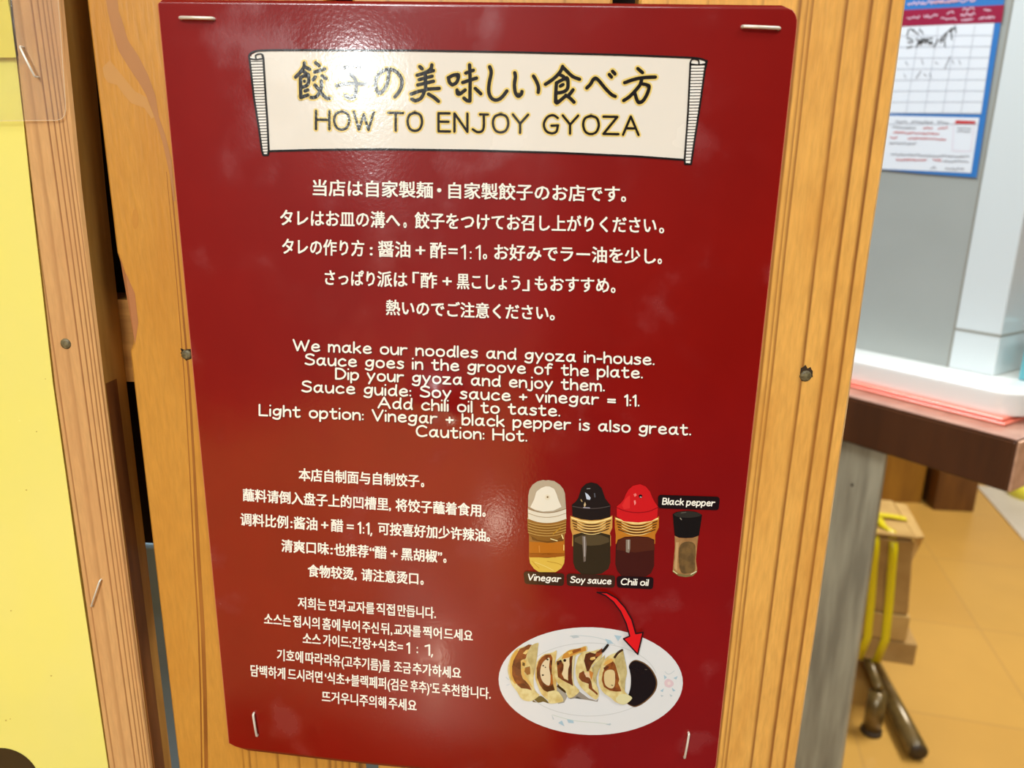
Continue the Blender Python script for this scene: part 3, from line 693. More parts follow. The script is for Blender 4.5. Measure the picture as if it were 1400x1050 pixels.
its += [('p', [(80, 600), (150, 640), (240, 652), (330, 640), (400, 595), (400, 650), (240, 668), (95, 640)], (112, 70, 18), 3),
        ('p', [(62, 655), (150, 662), (300, 668), (410, 640), (414, 812), (60, 812)], (186, 108, 18), 2), ('p', [(62, 770), (240, 792), (412, 770), (414, 812), (60, 812)], (160, 88, 12), 3),
        ('p', [(60, 805), (240, 818), (414, 800), (408, 868), (380, 920), (325, 958), (160, 958), (110, 925), (70, 870)], (224, 184, 72), 3),
        ('l', [(120, 860), (220, 900), (300, 940)], (240, 214, 120), 4, .8), ('l', [(240, 850), (340, 870), (385, 890)], (198, 150, 44), 4, .8), ('l', [(90, 850), (160, 920)], (198, 150, 44), 4, .8),
        ('l', [(275, 628), (340, 648)], (244, 226, 160), 5, 1.2), ('l', [(385, 590), (398, 625)], (250, 226, 150), 5, 1.5), ('l', [(405, 690), (404, 740)], (250, 214, 120), 5, 1.2), ('l', [(300, 580), (370, 520)], (190, 136, 40), 5, 1.6), ('l', [(160, 700), (164, 760)], (208, 132, 44), 4, 1.6)]
draw(a, (715, 650), 7.246, its); a.build()
def gold_bottle(name, label, org, s_, cap, capc, hl, bodyc, shc, rimc, body, neck, extra):
    a = Art(name, label)
    it = [('p', neck, rimc, 1), ('p', body, bodyc, 2), ('p', cap, capc, 4)]
    y0 = neck[0][1]; xs = [p[0] for p in neck]; xl, xr = min(xs), max(xs)
    for k in range(5):
        it.append(('l', arc(y0 + 20 + 27 * k, 42, xl + 14 + k * 6, xr - 14 - k * 6), (70, 38, 10) if k else (250, 220, 140), 3, 1.3 if k else 2.2))
        it.append(('l', arc(y0 + 33 + 27 * k, 42, xl + 70, xr - 70), (244, 208, 130), 3, 1.0))
    draw(a, org, s_, it + extra); a.build()
gold_bottle('soy_sauce_picture', 'soy sauce bottle with a black cap', (775, 650), 7.246,
   [(50, 290), (85, 262), (112, 225), (128, 175), (145, 125), (190, 82), (240, 68), (300, 82), (345, 125), (362, 175), (380, 228), (408, 265), (432, 295), (430, 410), (340, 436), (240, 444), (140, 432), (55, 402)], (30, 20, 14), None, (50, 38, 16), None, (206, 150, 70),
   [(62, 590), (150, 565), (240, 560), (340, 568), (430, 590), (432, 860), (412, 925), (345, 972), (240, 986), (140, 974), (82, 922), (62, 860)],
   [(35, 400), (140, 432), (240, 444), (340, 438), (452, 398), (450, 520), (425, 575), (436, 600), (436, 700), (240, 720), (52, 700), (55, 590), (36, 520)],
   [('p', [(78, 620), (150, 590), (240, 584), (340, 590), (415, 620), (420, 660), (330, 690), (240, 696), (150, 690), (75, 655)], (84, 68, 40), 3),
    ('p', [(150, 600), (188, 604), (196, 690), (186, 850), (166, 858), (156, 700)], (120, 104, 90), 4), ('l', [(172, 610), (176, 720), (176, 800)], (176, 166, 158), 5, 1.4),
    ('p', [(180, 168), (212, 190), (236, 222), (228, 242), (196, 236)], (196, 204, 218), 5), ('p', [(166, 292), (180, 262), (190, 290), (176, 318)], (206, 176, 130), 5), ('l', [(140, 240), (150, 258)], (190, 160, 110), 5, 1.2), ('l', [(200, 132), (230, 130)], (150, 146, 140), 5, 1), ('l', [(274, 180), (278, 212)], (90, 90, 96), 5, 1.6),
    ('l', [(58, 306), (150, 322), (240, 328), (330, 322), (425, 304)], (84, 72, 66), 5, .9), ('l', [(165, 318), (225, 322)], (168, 160, 170), 5, 1.2)])
gold_bottle('chili_oil_picture', 'chili oil bottle with a red cap', (835, 655), 7.243,
   [(60, 270), (100, 238), (130, 200), (150, 150), (175, 105), (220, 66), (290, 50), (345, 72), (390, 125), (412, 185), (440, 235), (466, 272), (462, 382), (400, 416), (270, 430), (130, 418), (60, 370)], (206, 24, 26), None, (66, 20, 8), None, (192, 118, 30),
   [(70, 600), (140, 572), (260, 566), (370, 574), (432, 600), (430, 860), (400, 930), (350, 965), (240, 972), (110, 965), (62, 905), (45, 840), (50, 660)],
   [(40, 372), (130, 420), (270, 434), (400, 418), (478, 368), (476, 480), (440, 550), (440, 640), (240, 660), (48, 640), (50, 560), (40, 480)],
   [('p', [(75, 610), (140, 580), (260, 574), (370, 582), (428, 610), (436, 700), (240, 728), (55, 700)], (82, 34, 14), 3),
    ('p', [(150, 600), (194, 598), (192, 690), (182, 732), (150, 722)], (138, 122, 104), 4), ('l', [(176, 606), (176, 690)], (186, 176, 160), 5, 1.3),
    ('l', [(60, 282), (150, 318), (270, 332), (380, 318), (464, 282)], (150, 10, 14), 5, 1.1), ('p', [(225, 150), (248, 140), (258, 160), (238, 178)], (240, 120, 110), 5), ('p', [(228, 215), (244, 208), (250, 240), (236, 260)], (240, 140, 130), 5), ('s', [(276, 165), (292, 152), (312, 162), (306, 184), (286, 186)], (34, 8, 8), 5), ('l', [(292, 178), (302, 178)], (240, 220, 210), 6, 1.0), ('p', [(110, 260), (150, 190), (190, 160), (190, 290), (130, 300)], (222, 44, 40), 5)])
a = Art('pepper_picture', 'pepper shaker with a black cap')
draw(a, (890, 670), 8.4, [('p', [(272, 525), (320, 548), (400, 553), (480, 548), (545, 525), (530, 640), (516, 800), (530, 900), (528, 940), (480, 985), (400, 998), (320, 985), (250, 935), (262, 800), (275, 650)], (178, 132, 80), 1),
    ('s', [(330, 650), (370, 605), (440, 592), (500, 620), (514, 720), (506, 820), (500, 930), (400, 960), (340, 930), (318, 800)], (122, 92, 50), 2), ('p', [(285, 600), (320, 600), (305, 800), (300, 930), (268, 900), (278, 760)], (196, 156, 104), 2),
    ('p', [(250, 920), (320, 962), (400, 975), (480, 962), (524, 925), (526, 945), (480, 987), (400, 1000), (320, 987), (250, 940)], (128, 112, 66), 3), ('l', [(256, 930), (300, 960)], (222, 212, 150), 4, 1.2), ('l', [(460, 968), (520, 935)], (226, 222, 180), 4, 1.2),
    ('p', [(250, 275), (290, 252), (350, 244), (430, 238), (520, 250), (586, 285), (580, 340), (552, 520), (480, 545), (400, 551), (320, 545), (272, 520), (258, 380)], (20, 14, 8), 3), ('s', [(262, 275), (330, 250), (430, 243), (540, 260), (576, 290), (500, 312), (400, 318), (300, 306)], (46, 42, 34), 4), ('l', [(336, 322), (350, 340)], (150, 140, 120), 5, 1.2), ('l', [(350, 262), (400, 256)], (96, 90, 78), 5, 1.2)])
a.build()
def tagp(name, text, quad, col, p0, p1, cap, label):
    a = Art(name, label); (x0, y0), (x1, y1), (x2, y2), (x3, y3) = quad; r = 4.0; P = []
    for (cx, cy), (sx, sy) in zip(quad, ((1, 1), (-1, 1), (-1, -1), (1, -1))):
        A0 = {(1, 1): math.pi, (-1, 1): 1.5 * math.pi, (-1, -1): 0, (1, -1): .5 * math.pi}[(sx, sy)]
        for k in range(5):
            t = A0 + k * math.pi / 8; P.append((cx + sx * r + math.cos(t) * r, cy + sy * r + math.sin(t) * r))
    a.poly(P, C_(*col), 5)
    latin(a, text, (p0[0] + .8, p0[1] - .8), (p1[0] - .8, p1[1] - .8), cap * .84, 1.6, WHITE, 6, None, .12, .3, .2); a.build()
tagp('vinegar_tag', 'Vinegar', [(716, 781), (771.5, 783.8), (771, 801), (717, 798.5)], (58, 32, 14), (720.6, 793.6), (767.5, 796.3), 9.4, 'brown tag reading vinegar')
tagp('soy_sauce_tag', 'Soy sauce', [(774.5, 784), (841, 786.5), (840.5, 803.5), (775, 801)], (58, 30, 14), (779, 797), (836, 799.3), 9.4, 'brown tag reading soy sauce')
tagp('chili_oil_tag', 'Chili oil', [(843, 787.5), (893.5, 789), (893, 805.5), (843.5, 803.5)], (30, 8, 6), (848, 799.8), (887.5, 801.3), 9.4, 'black tag reading chili oil')
tagp('black_pepper_tag', 'Black pepper', [(899.5, 676.5), (984, 679), (983, 697.5), (899.5, 695)], (26, 10, 8), (905, 690.2), (978, 692.6), 9.8, 'black tag reading black pepper')

# --- the plate of gyoza
a = Art('plate_picture', 'white oval plate of five gyoza beside a pool of dark sauce')
a.ell(807.6, 931.2, 126.0, 73.6, C_(226, 224, 220), 1, math.radians(1.5), 60)
for t0, t1 in ((.2, 2.9), (3.3, 6.1)):
    a.line([(806 + 92 * math.cos(t), 929 + 50 * math.sin(t)) for t in [t0 + (t1 - t0) * i / 30 for i in range(31)]], .9, C_(206, 204, 198), 2)
a.line(smooth(q([(500, 320), (560, 315), (680, 330), (780, 370)], 4.567, 670, 800)), .9, C_(200, 206, 204), 2)
a.line(smooth(q([(390, 810), (520, 845), (680, 860), (755, 870)], 4.567, 670, 800)), .9, C_(206, 210, 196), 2)
LB, PK, GY = (172, 196, 206), (224, 196, 198), (190, 198, 198)
draw(a, (670, 800), 4.567, [('p', [(718, 335), (752, 345), (770, 365), (735, 365)], LB, 3), ('p', [(775, 312), (822, 318), (800, 350)], LB, 3), ('p', [(425, 860), (448, 845), (465, 882)], LB, 3), ('p', [(480, 838), (520, 845), (522, 862), (490, 860)], LB, 3), ('p', [(500, 315), (540, 312), (560, 325), (520, 332)], GY, 3), ('p', [(385, 808), (400, 838), (392, 840)], GY, 3), ('p', [(720, 870), (755, 862), (750, 876)], GY, 3),
    ('p', [(1085, 560), (1104, 575), (1090, 590)], LB, 3), ('p', [(1145, 580), (1172, 568), (1162, 590)], LB, 3), ('p', [(1062, 660), (1085, 645), (1078, 668)], LB, 3), ('p', [(1135, 640), (1158, 660), (1142, 664)], LB, 3), ('p', [(1065, 685), (1085, 690), (1070, 698)], GY, 3), ('p', [(1120, 680), (1140, 690), (1128, 698)], GY, 3),
    ('s', [(1090, 600), (1112, 585), (1140, 600), (1146, 622), (1120, 640), (1094, 628)], PK, 3), ('s', [(1108, 608), (1122, 602), (1128, 618), (1112, 624)], (232, 214, 206), 4), ('l', [(1092, 540), (1110, 555), (1128, 552), (1150, 535)], GY, 3, .7), ('l', [(100, 575), (116, 590)], (200, 206, 208), 3, 1.2), ('l', [(104, 625), (120, 620)], (200, 206, 208), 3, 1)])
# soft shade of the dumplings and the pool of sauce in the printed picture
SH = (186, 180, 170)
draw(a, (690, 875), 11.667, [('s', [(440, 975), (560, 890), (660, 950), (700, 1010), (620, 985), (540, 1000)], (110, 92, 44), 2)])
draw(a, (750, 875), 11.667, [('p', [(130, 740), (260, 830), (300, 900), (250, 1000), (150, 1020), (240, 930)], (170, 160, 142), 2), ('p', [(310, 920), (440, 880), (490, 820), (640, 930), (760, 970), (800, 930), (780, 985), (640, 960), (500, 860), (420, 930), (350, 942)], (150, 138, 122), 2), ('p', [(130, 740), (200, 800), (270, 850), (290, 830), (150, 700)], (70, 48, 14), 3)])
SAUCE = [(550, 400), (585, 345), (640, 322), (700, 335), (780, 375), (860, 450), (918, 550), (938, 640), (915, 740), (850, 830), (750, 915), (650, 965), (590, 958), (515, 905), (545, 800), (572, 700), (578, 560), (562, 460)]
draw(a, (805, 870), 10, [('s', SAUCE, (112, 78, 42), 3), ('s', [(720 + (x - 740) * .955 + 10, 640 + (y - 640) * .955) for x, y in SAUCE], (22, 10, 6), 4), ('l', [(770, 452), (795, 455)], (110, 92, 70), 5, .8)])
DOUGH, DOUGH2, SEAR, SEAR2, GOLD = (230, 212, 150), (204, 186, 128), (148, 80, 34), (112, 56, 20), (238, 206, 128)
draw(a, (690, 875), 11.667, [
    ('s', [(535, 45), (440, 78), (330, 100), (200, 140), (120, 230), (72, 340), (48, 470), (72, 600), (120, 720), (200, 830), (260, 930), (340, 972), (440, 968), (552, 885), (515, 840), (470, 760), (462, 600), (490, 420), (512, 250), (530, 130)], DOUGH, 5),
    ('s', [(180, 170), (110, 280), (80, 400), (85, 540), (130, 660), (180, 700), (150, 560), (130, 400), (170, 280), (230, 190)], (216, 164, 70), 6),
    ('s', [(440, 82), (525, 60), (520, 240), (490, 420), (462, 560), (430, 440), (370, 330), (360, 230), (400, 150)], DOUGH2, 6),
    ('p', [(430, 75), (380, 72), (300, 118), (240, 140), (215, 190), (175, 260), (140, 330), (118, 420), (120, 560), (155, 650), (200, 715), (262, 768), (350, 778), (432, 802), (395, 728), (330, 650), (290, 620), (262, 540), (258, 440), (262, 340), (340, 290), (352, 230), (380, 160)], SEAR, 7),
    ('p', [(290, 215), (340, 160), (385, 150), (352, 215), (330, 230)], GOLD, 8), ('p', [(255, 330), (300, 305), (340, 340), (345, 400), (300, 440), (262, 420)], GOLD, 8), ('p', [(285, 350), (325, 370), (318, 420), (280, 405)], (92, 70, 26), 9), ('p', [(262, 460), (330, 440), (310, 520), (330, 580), (420, 700), (450, 770), (380, 700), (300, 620), (270, 560)], (222, 176, 92), 8), ('p', [(320, 440), (400, 420), (410, 540), (360, 560), (310, 500)], (150, 98, 44), 8), ('p', [(205, 700), (300, 690), (420, 780), (350, 775), (262, 768)], SEAR2, 8), ('p', [(180, 430), (250, 480), (250, 580), (170, 560)], (120, 66, 34), 8),
    ('p', [(490, 830), (530, 850), (480, 820)], (60, 36, 10), 8)])
draw(a, (690, 875), 11.667, [
    ('s', [(830, 170), (770, 195), (690, 215), (630, 228), (570, 275), (510, 360), (488, 480), (490, 620), (530, 740), (580, 850), (640, 920), (700, 960), (760, 900), (830, 820), (815, 600), (800, 400), (820, 280)], (226, 200, 132), 6),
    ('s', [(700, 815), (760, 806), (830, 812), (880, 850), (940, 962), (860, 1000), (720, 1014), (690, 950)], DOUGH, 7),
    ('p', [(735, 228), (650, 236), (590, 275), (540, 340), (508, 450), (515, 600), (560, 715), (620, 800), (680, 828), (800, 800), (770, 700), (750, 560), (752, 400), (765, 290)], SEAR, 7),
    ('s', [(705, 280), (670, 305), (620, 345), (578, 430), (568, 550), (605, 660), (680, 722), (722, 705), (730, 570), (708, 430), (720, 320)], (228, 206, 166), 8),
    ('p', [(600, 715), (680, 745), (770, 720), (800, 800), (680, 826), (630, 800)], (84, 44, 14), 8), ('p', [(728, 330), (752, 320), (750, 400), (735, 410)], (60, 26, 10), 8), ('p', [(735, 560), (760, 540), (772, 700), (735, 710)], (176, 98, 34), 8)])
for x, y, r in ((683, 312, 1.5), (615, 410, 1.2), (650, 435, 1.0), (608, 560, 1.5)): a.ell(690 + x / 11.667, 875 + y / 11.667, r, r * .8, C_(36, 24, 14), 9, 0, 8)
draw(a, (750, 875), 11.667, [
    ('s', [(600, 95), (480, 130), (330, 160), (230, 230), (120, 340), (92, 480), (110, 620), (165, 720), (260, 800), (295, 880), (325, 922), (400, 905), (490, 820), (440, 750), (402, 690), (398, 500), (418, 330), (450, 240), (605, 180)], DOUGH, 8),
    ('p', [(330, 165), (520, 125), (590, 105), (600, 170), (480, 205), (380, 250), (300, 290), (210, 300), (240, 225)], (206, 142, 56), 9), ('p', [(400, 160), (510, 130), (520, 165), (400, 215), (350, 200)], (150, 84, 30), 10), ('p', [(310, 195), (370, 180), (390, 200), (330, 232)], (236, 190, 84), 10),
    ('p', [(345, 260), (390, 250), (375, 330), (372, 480), (372, 600), (392, 735), (318, 690), (310, 600), (316, 450), (320, 330)], SEAR2, 9), ('p', [(130, 340), (200, 320), (240, 400), (235, 470), (210, 540), (250, 620), (320, 650), (330, 700), (220, 640), (150, 590), (140, 480)], SEAR, 9),
    ('p', [(230, 300), (330, 280), (335, 400), (312, 470), (305, 630), (250, 610), (215, 540), (240, 460), (245, 390)], (232, 208, 160), 10), ('p', [(385, 260), (420, 255), (415, 350), (398, 500), (395, 650), (372, 560), (374, 400)], (218, 200, 150), 10)])
for x, y, r in ((258, 325, 2.1), (190, 335, 1.5), (150, 380, 1.4)): a.ell(750 + x / 11.667, 875 + y / 11.667, r, r, C_(40, 22, 10), 11, 0, 9)
draw(a, (750, 875), 11.667, [
    ('s', [(830, 150), (700, 178), (600, 190), (500, 235), (450, 350), (430, 500), (450, 620), (505, 740), (600, 840), (700, 920), (760, 950), (802, 880), (780, 750), (722, 650), (745, 520), (690, 430), (770, 350), (850, 260)], DOUGH, 10),
    ('p', [(700, 430), (780, 340), (900, 240), (880, 350), (800, 480), (760, 600), (770, 720), (720, 650), (745, 520)], DOUGH2, 11),
    ('p', [(660, 195), (590, 225), (565, 330), (590, 420), (610, 500), (640, 500), (690, 390), (760, 300), (850, 200), (870, 150), (780, 200), (740, 220)], SEAR2, 11), ('p', [(760, 200), (850, 130), (880, 190), (800, 260), (740, 270)], (158, 84, 40), 12), ('p', [(670, 280), (740, 265), (750, 300), (690, 325), (660, 310)], GOLD, 12),
    ('p', [(560, 490), (490, 530), (480, 600), (530, 660), (640, 700), (640, 770), (720, 830), (778, 882), (785, 850), (700, 770), (680, 660), (660, 610), (600, 580)], SEAR, 11), ('p', [(565, 520), (650, 520), (660, 600), (600, 590)], (232, 196, 150), 12), ('p', [(640, 480), (715, 520), (690, 640), (660, 580)], (202, 130, 56), 11)])
draw(a, (805, 870), 10, [
    ('l', [(190, 205), (225, 165), (258, 122)], (40, 32, 22), 13, 3.6), ('p', [(100, 215), (180, 175), (200, 210), (130, 230)], (120, 62, 28), 13),
    ('s', [(462, 185), (400, 215), (300, 250), (220, 310), (170, 400), (137, 530), (142, 660), (200, 770), (300, 840), (370, 900), (490, 932), (592, 846), (525, 790), (490, 740), (500, 600), (522, 490), (500, 350), (472, 260)], DOUGH, 12),
    ('p', [(360, 300), (470, 200), (495, 330), (518, 490), (500, 600), (490, 740), (440, 680), (420, 520), (360, 380)], DOUGH2, 13), ('s', [(370, 850), (440, 790), (530, 800), (590, 846), (490, 930), (400, 900)], (222, 212, 160), 13),
    ('p', [(330, 340), (230, 400), (190, 500), (178, 600), (205, 690), (290, 742), (370, 755), (445, 752), (425, 690), (400, 640), (418, 590), (380, 440), (355, 370)], (164, 92, 32), 14), ('p', [(200, 430), (260, 400), (280, 420), (220, 470)], SEAR2, 15),
    ('s', [(285, 455), (350, 480), (360, 600), (345, 690), (300, 712), (230, 670), (208, 580), (220, 490)], (222, 196, 140), 15), ('p', [(310, 300), (230, 340), (200, 400), (260, 380), (340, 340)], (222, 170, 84), 14),
    ('l', [(355, 285), (400, 225), (455, 188)], (70, 44, 20), 15, 3.2), ('l', [(310, 668), (330, 672)], (70, 50, 20), 16, 1)])
a.build()
# --- red arrow
a = Art('arrow_picture', 'bright red curved arrow with dark outline')
AR = q([(668, 45), (730, 48), (790, 82), (842, 140), (885, 215), (910, 303), (955, 295), (922, 432), (833, 335), (872, 318), (850, 240), (815, 165), (770, 105), (722, 66)], 4.567, 670, 800)
a.poly(AR, C_(226, 22, 24), 20); a.line(AR + [AR[0]], 1.9, C_(40, 8, 8), 21); a.build()

# ================================================================== STAPLES
def staple(p0, p1, label, lift=.0011, r=.00056, surf='s'):
    f_ = (lambda x, y, o_: S(x, y, o_)) if surf == 's' else (lambda x, y, o_: Pb(x, y) + Vector((0, -o_ - surf, 0)))
    A, B = f_(*p0, lift), f_(*p1, lift); d = (B - A).normalized()
    deep = .0032 if surf == 's' else .0028
    pts = [A + Vector((0, deep, 0)), A + Vector((0, .0003, 0)), A + d * .0004, A + (B - A) * .5 + Vector((0, -.00012, 0)), B - d * .0004, B + Vector((0, .0003, 0)), B + Vector((0, deep, 0))]
    v, f = tube_vf(pts, r, 8)
    o = fixn(mesh('staple', v, f, STEEL, None, A, smooth=True)); tag(o, label, 'staple'); return o
staple((245.5, 24), (290.5, 25), 'steel staple in the upper left corner of the red poster')
staple((1016, 36), (1066, 38.5), 'steel staple in the upper right corner of the red poster')
staple((346, 977), (351, 1007), 'thin upright staple in the lower left corner of the red poster', r=.0005)
staple((942, 1004), (936, 1037), 'thin upright staple in the lower right corner of the red poster', r=.0005)
staple((33, 65), (53.5, 106), 'slanted staple through the clear film at the top of the post', r=.00036, surf=.0012)
staple((138.5, 792), (126.5, 828), 'bent staple left in the bare wood of the post', r=.00036, surf=0.0)

# ================================================================== YELLOW SHEETS ON THE LEFT
YM = lam('yellow_print', srgb(246, 232, 118), srgb(244, 230, 124))
def Py(x, y, d): return hit(x, y, (0, d, 0), Vector((0, 1, 0)))
yp = empty('yellow_poster', (-.26, .004, .7), 'plain bright yellow poster with a dark disc beside the pine post', 'poster')
edge = [(9, -45), (13, 0), (32, 165), (42, 260), (57, 390), (72, 522), (90, 650), (108, 782), (128, 915), (148, 1049), (160, 1130)]
V = []; F = []
E_ = [Py(x, y, .001) for x, y in edge]
for p in E_: V += [Vector((-.44, .001, p.z)), p, p + Vector((0, .003, 0)), Vector((-.44, .004, p.z))]
for i in range(len(E_) - 1):
    a_, b_ = 4 * i, 4 * i + 4
    for k in range(4): F.append((a_ + k, a_ + (k + 1) % 4, b_ + (k + 1) % 4, b_ + k))
F.append((0, 1, 2, 3)); F.append(tuple(range(len(V) - 4, len(V)))[::-1])
fixn(mesh('sheet', V, F, YM, yp))
box('mounting_board', (-.44, .0042, 1.0), (-.168, .0152, 1.33), RAILM, yp)
cc = [(0 + 57 * math.cos(t), 1079.5 + 57 * math.sin(t)) for t in [2 * math.pi * i / 48 for i in range(48)]]
mesh('printed_disc', [Py(x, y, .0009) for x, y in cc], [tuple(range(48))], lam('dark_brown_print', srgb(46, 34, 22)), yp)['label'] = 'dark brown printed disc'
rs = random.Random(3)
for x, y in ((50, 590), (36, 670), (15, 835), (70, 924), (8, 985), (14, 983), (62, 518)):
    r = rs.uniform(.8, 1.5)
    mesh('fly_speck', [Py(x + r * math.cos(t), y + r * .8 * math.sin(t), .0009) for t in [i * .785 for i in range(8)]], [tuple(range(8))], mat('speck', srgb(196, 168, 70), .7), yp)

lm = empty('laminated_menu', (-.2, -.001, 1.26), 'corner of a laminated yellow menu stapled over the post', 'menu')
YM2 = lam('yellow_menu_print', srgb(240, 220, 100))
FILM = bpy.data.materials.new('clear_film'); FILM.use_nodes = True
nt = FILM.node_tree; nt.nodes.clear()
out = nt.nodes.new('ShaderNodeOutputMaterial'); tr = nt.nodes.new('ShaderNodeBsdfTransparent'); tr.inputs[0].default_value = (.985, .985, .98, 1)
gl = nt.nodes.new('ShaderNodeBsdfGlossy'); gl.inputs['Roughness'].default_value = .12; gl.inputs['Color'].default_value = (1, 1, 1, 1)
mx = nt.nodes.new('ShaderNodeMixShader'); lw = nt.nodes.new('ShaderNodeLayerWeight'); lw.inputs[0].default_value = .25
nz = nt.nodes.new('ShaderNodeTexNoise'); nz.inputs['Scale'].default_value = 90; bp = nt.nodes.new('ShaderNodeBump'); bp.inputs['Strength'].default_value = .5; bp.inputs['Distance'].default_value = .001
tc = nt.nodes.new('ShaderNodeTexCoord'); nt.links.new(tc.outputs['Object'], nz.inputs['Vector']); nt.links.new(nz.outputs['Fac'], bp.inputs['Height']); nt.links.new(bp.outputs[0], gl.inputs['Normal'])
df = nt.nodes.new('ShaderNodeBsdfDiffuse'); df.inputs['Color'].default_value = (.9, .9, .9, 1); mh = nt.nodes.new('ShaderNodeMixShader'); mh.inputs[0].default_value = .03
nt.links.new(tr.outputs[0], mh.inputs[1]); nt.links.new(df.outputs[0], mh.inputs[2])
nt.links.new(lw.outputs['Fresnel'], mx.inputs[0]); nt.links.new(mh.outputs[0], mx.inputs[1]); nt.links.new(gl.outputs[0], mx.inputs[2]); nt.links.new(mx.outputs[0], out.inputs[0])
mpaper = [(-60, -45), (9, -45), (13, 0), (17, 40), (22, 78.5), (-60, 79.5)]
V = [Py(x, y, -.0008) for x, y in mpaper] + [Py(x, y, -.0006) for x, y in mpaper]; k = len(mpaper)
F = [tuple(range(k)), tuple(range(k, 2 * k))[::-1]] + [(i, (i + 1) % k, k + (i + 1) % k, k + i) for i in range(k)]
fixn(mesh('paper', V, F, YM2, lm))
mfilm = [(-60, -45), (76, -45), (82, 30), (86, 90), (89.5, 140)] + [(89.8, 150), (88.5, 157), (84.5, 162.5), (78, 164.6)] + [(40, 164.8), (-60, 166)]
V = [Py(x, y, -.0010) for x, y in mfilm]; V2 = [p + Vector((0, .00012, 0)) for p in V]
k = len(V); F = [tuple(range(k)), tuple(range(k, 2 * k))[::-1]] + [(i, (i + 1) % k, k + (i + 1) % k, k + i) for i in range(k)]
o = fixn(mesh('clear_film', V + V2, F, FILM, lm)); o['label'] = 'clear laminate border'
rimM = mat('film_edge', srgb(236, 214, 180), .2)
V, F = tube_vf([Py(x, y, -.00095) for x, y in mfilm[1:]], .00009, 6)
mesh('film_edge', V, F, rimM, lm)
# pinched crease in the film beside the paper
V = []; F = []
for i in range(13):
    t = i / 12; y = -30 + 118 * t; xc = 11 + 13 * (y / 79 if y > 0 else y / 100); h = .0011 * math.sin(math.pi * min(1, t * 1.02))
    for dx, hh in ((-3, 0), (0, h), (3.5, h * .6), (7, 0)): V.append(Py(xc + 3 + dx, y, -.00105) + Vector((0, -hh, 0)))
for i in range(12):
    for k in range(3): F.append((4*i+k, 4*i+k+1, 4*i+k+5, 4*i+k+4))
mesh('film_crease', V, F, FILM, lm, smooth=True)

# ================================================================== LONG TABLE IN FRONT OF THE PARTITION (seen mirrored in the film)
TW = wood('table_wood', srgb(206, 150, 84), srgb(170, 112, 52), .83, [(.12, .004, .6), (.27, .005, .6), (.4, .004, .6), (.55, .005, .6), (.7, .004, .6)], .03, None, .3, 4.0)
tb = empty('dining_table', (-.335, -1.7, 0), 'long warm pine dining table mirrored as a brownish sheen in the poster film', 'table')
bevel(box('table_top', (-.75, -3.2, .715), (.08, -.33, .75), TW, tb, origin=(-.75, -1.7, .715)), .004)
for x_ in (-.72, -.01):
    for y_ in (-3.15, -.40): box('leg', (x_, y_, 0), (x_ + .06, y_ + .06, .715), TW, tb, .003)

bn = empty('reflection_darkener', (.75, -1.5, 0), 'added navy seat shape, unseen, darkening the reflections in the poster film', 'reflection_darkener')  # added out of view to darken what the poster film mirrors
bevel(box('seat', (.16, -3.1, .40), (1.35, -.12, .47), mat('navy_vinyl', srgb(40, 42, 58), .5), bn, origin=(.75, -1.5, .40)), .01)
for x_ in (.2, 1.25):
    for y_ in (-3.0, -.25): box('leg', (x_, y_, 0), (x_ + .05, y_ + .05, .40), DARKW, bn)

# ================================================================== BEHIND THE PARTITION
cab = box('cabinet', (-.75, .30, 0), (.02, .75, .9445), mat('blue_grey_enamel', srgb(122, 146, 160), .4), None, .004)
tag(cab, 'blue grey cabinet glimpsed through the gaps between the planks', 'cabinet')

# ================================================================== KITCHEN COUNTER SIDE
BROWN = noisy_mat('dark_brown_counter_wood', srgb(86, 46, 18), srgb(70, 36, 12), (40, 40, 4), .4, coat=.3)
TOPM = noisy_mat('counter_top_wood', srgb(176, 132, 112), srgb(156, 112, 94), (40, 40, 40), .3, coat=.4)
ct = empty('counter', K + e * .4 + n * .3 - Zv * K.z, 'thick dark brown wooden counter with paler end face behind the partition', 'counter')
obox('counter_apron', kp(0, 0, .9395), e * .75, n * .55, Zv * .058, BROWN, ct, .0025)
obox('counter_top', kp(0, 0, .9977), e * .75, n * .55, Zv * .0023, TOPM, ct, .001)
# near end face: the light on it is painted in as a paler brown
obox('end_cap', kp(-.003, .0015, .9400), e * .0032, n * .548, Zv * .0575, noisy_mat('counter_end_lit', srgb(214, 164, 130), srgb(186, 138, 106), (60, 60, 60), .5), ct, .0012)
GREYW = noisy_mat('weathered_grey_wood', srgb(178, 168, 142), srgb(142, 132, 110), (70, 70, 7), .7, bump=.2)
lp = [kp(.139, .005, .9393), kp(.1255, .005, 0), kp(.26, .005, 0), kp(.26, .005, .9393)]
V = lp + [p + n * .008 for p in lp]
leg = fixn(mesh('leg', V, [(0, 1, 2, 3), (7, 6, 5, 4), (0, 4, 5, 1), (1, 5, 6, 2), (2, 6, 7, 3), (3, 7, 4, 0)], GREYW, ct)); leg['label'] = 'weathered grey board leg'; bevel(leg, .002)
c_ = hit(1165, 663, kp(0, .0048, 1), n); u_ = e
mesh('nail_hole', [c_ + e * math.cos(t) * .0019 + Zv * math.sin(t) * .0025 for t in [i * .6283 for i in range(10)]], [tuple(range(10))], HOLE, leg)
obox('leg', kp(.45, .35, 0), e * .05, n * .05, Zv * .9393, GREYW, ct)
PINK = mat('salmon_plastic', srgb(240, 128, 104), .3, coat=.3)
for i, (z_, d_) in enumerate(((1.0002, .0355), (1.0042, .0385))):
    t_ = obox('tray', kp(.028 + i * .004, d_, z_), e * .46, n * (.35), Zv * .0036, PINK, None, .0014, 3)
    tag(t_, ('lower salmon pink tray lying on the brown counter top', 'upper salmon pink tray right under the white ledge')[i], 'tray', 'salmon trays under the white ledge')
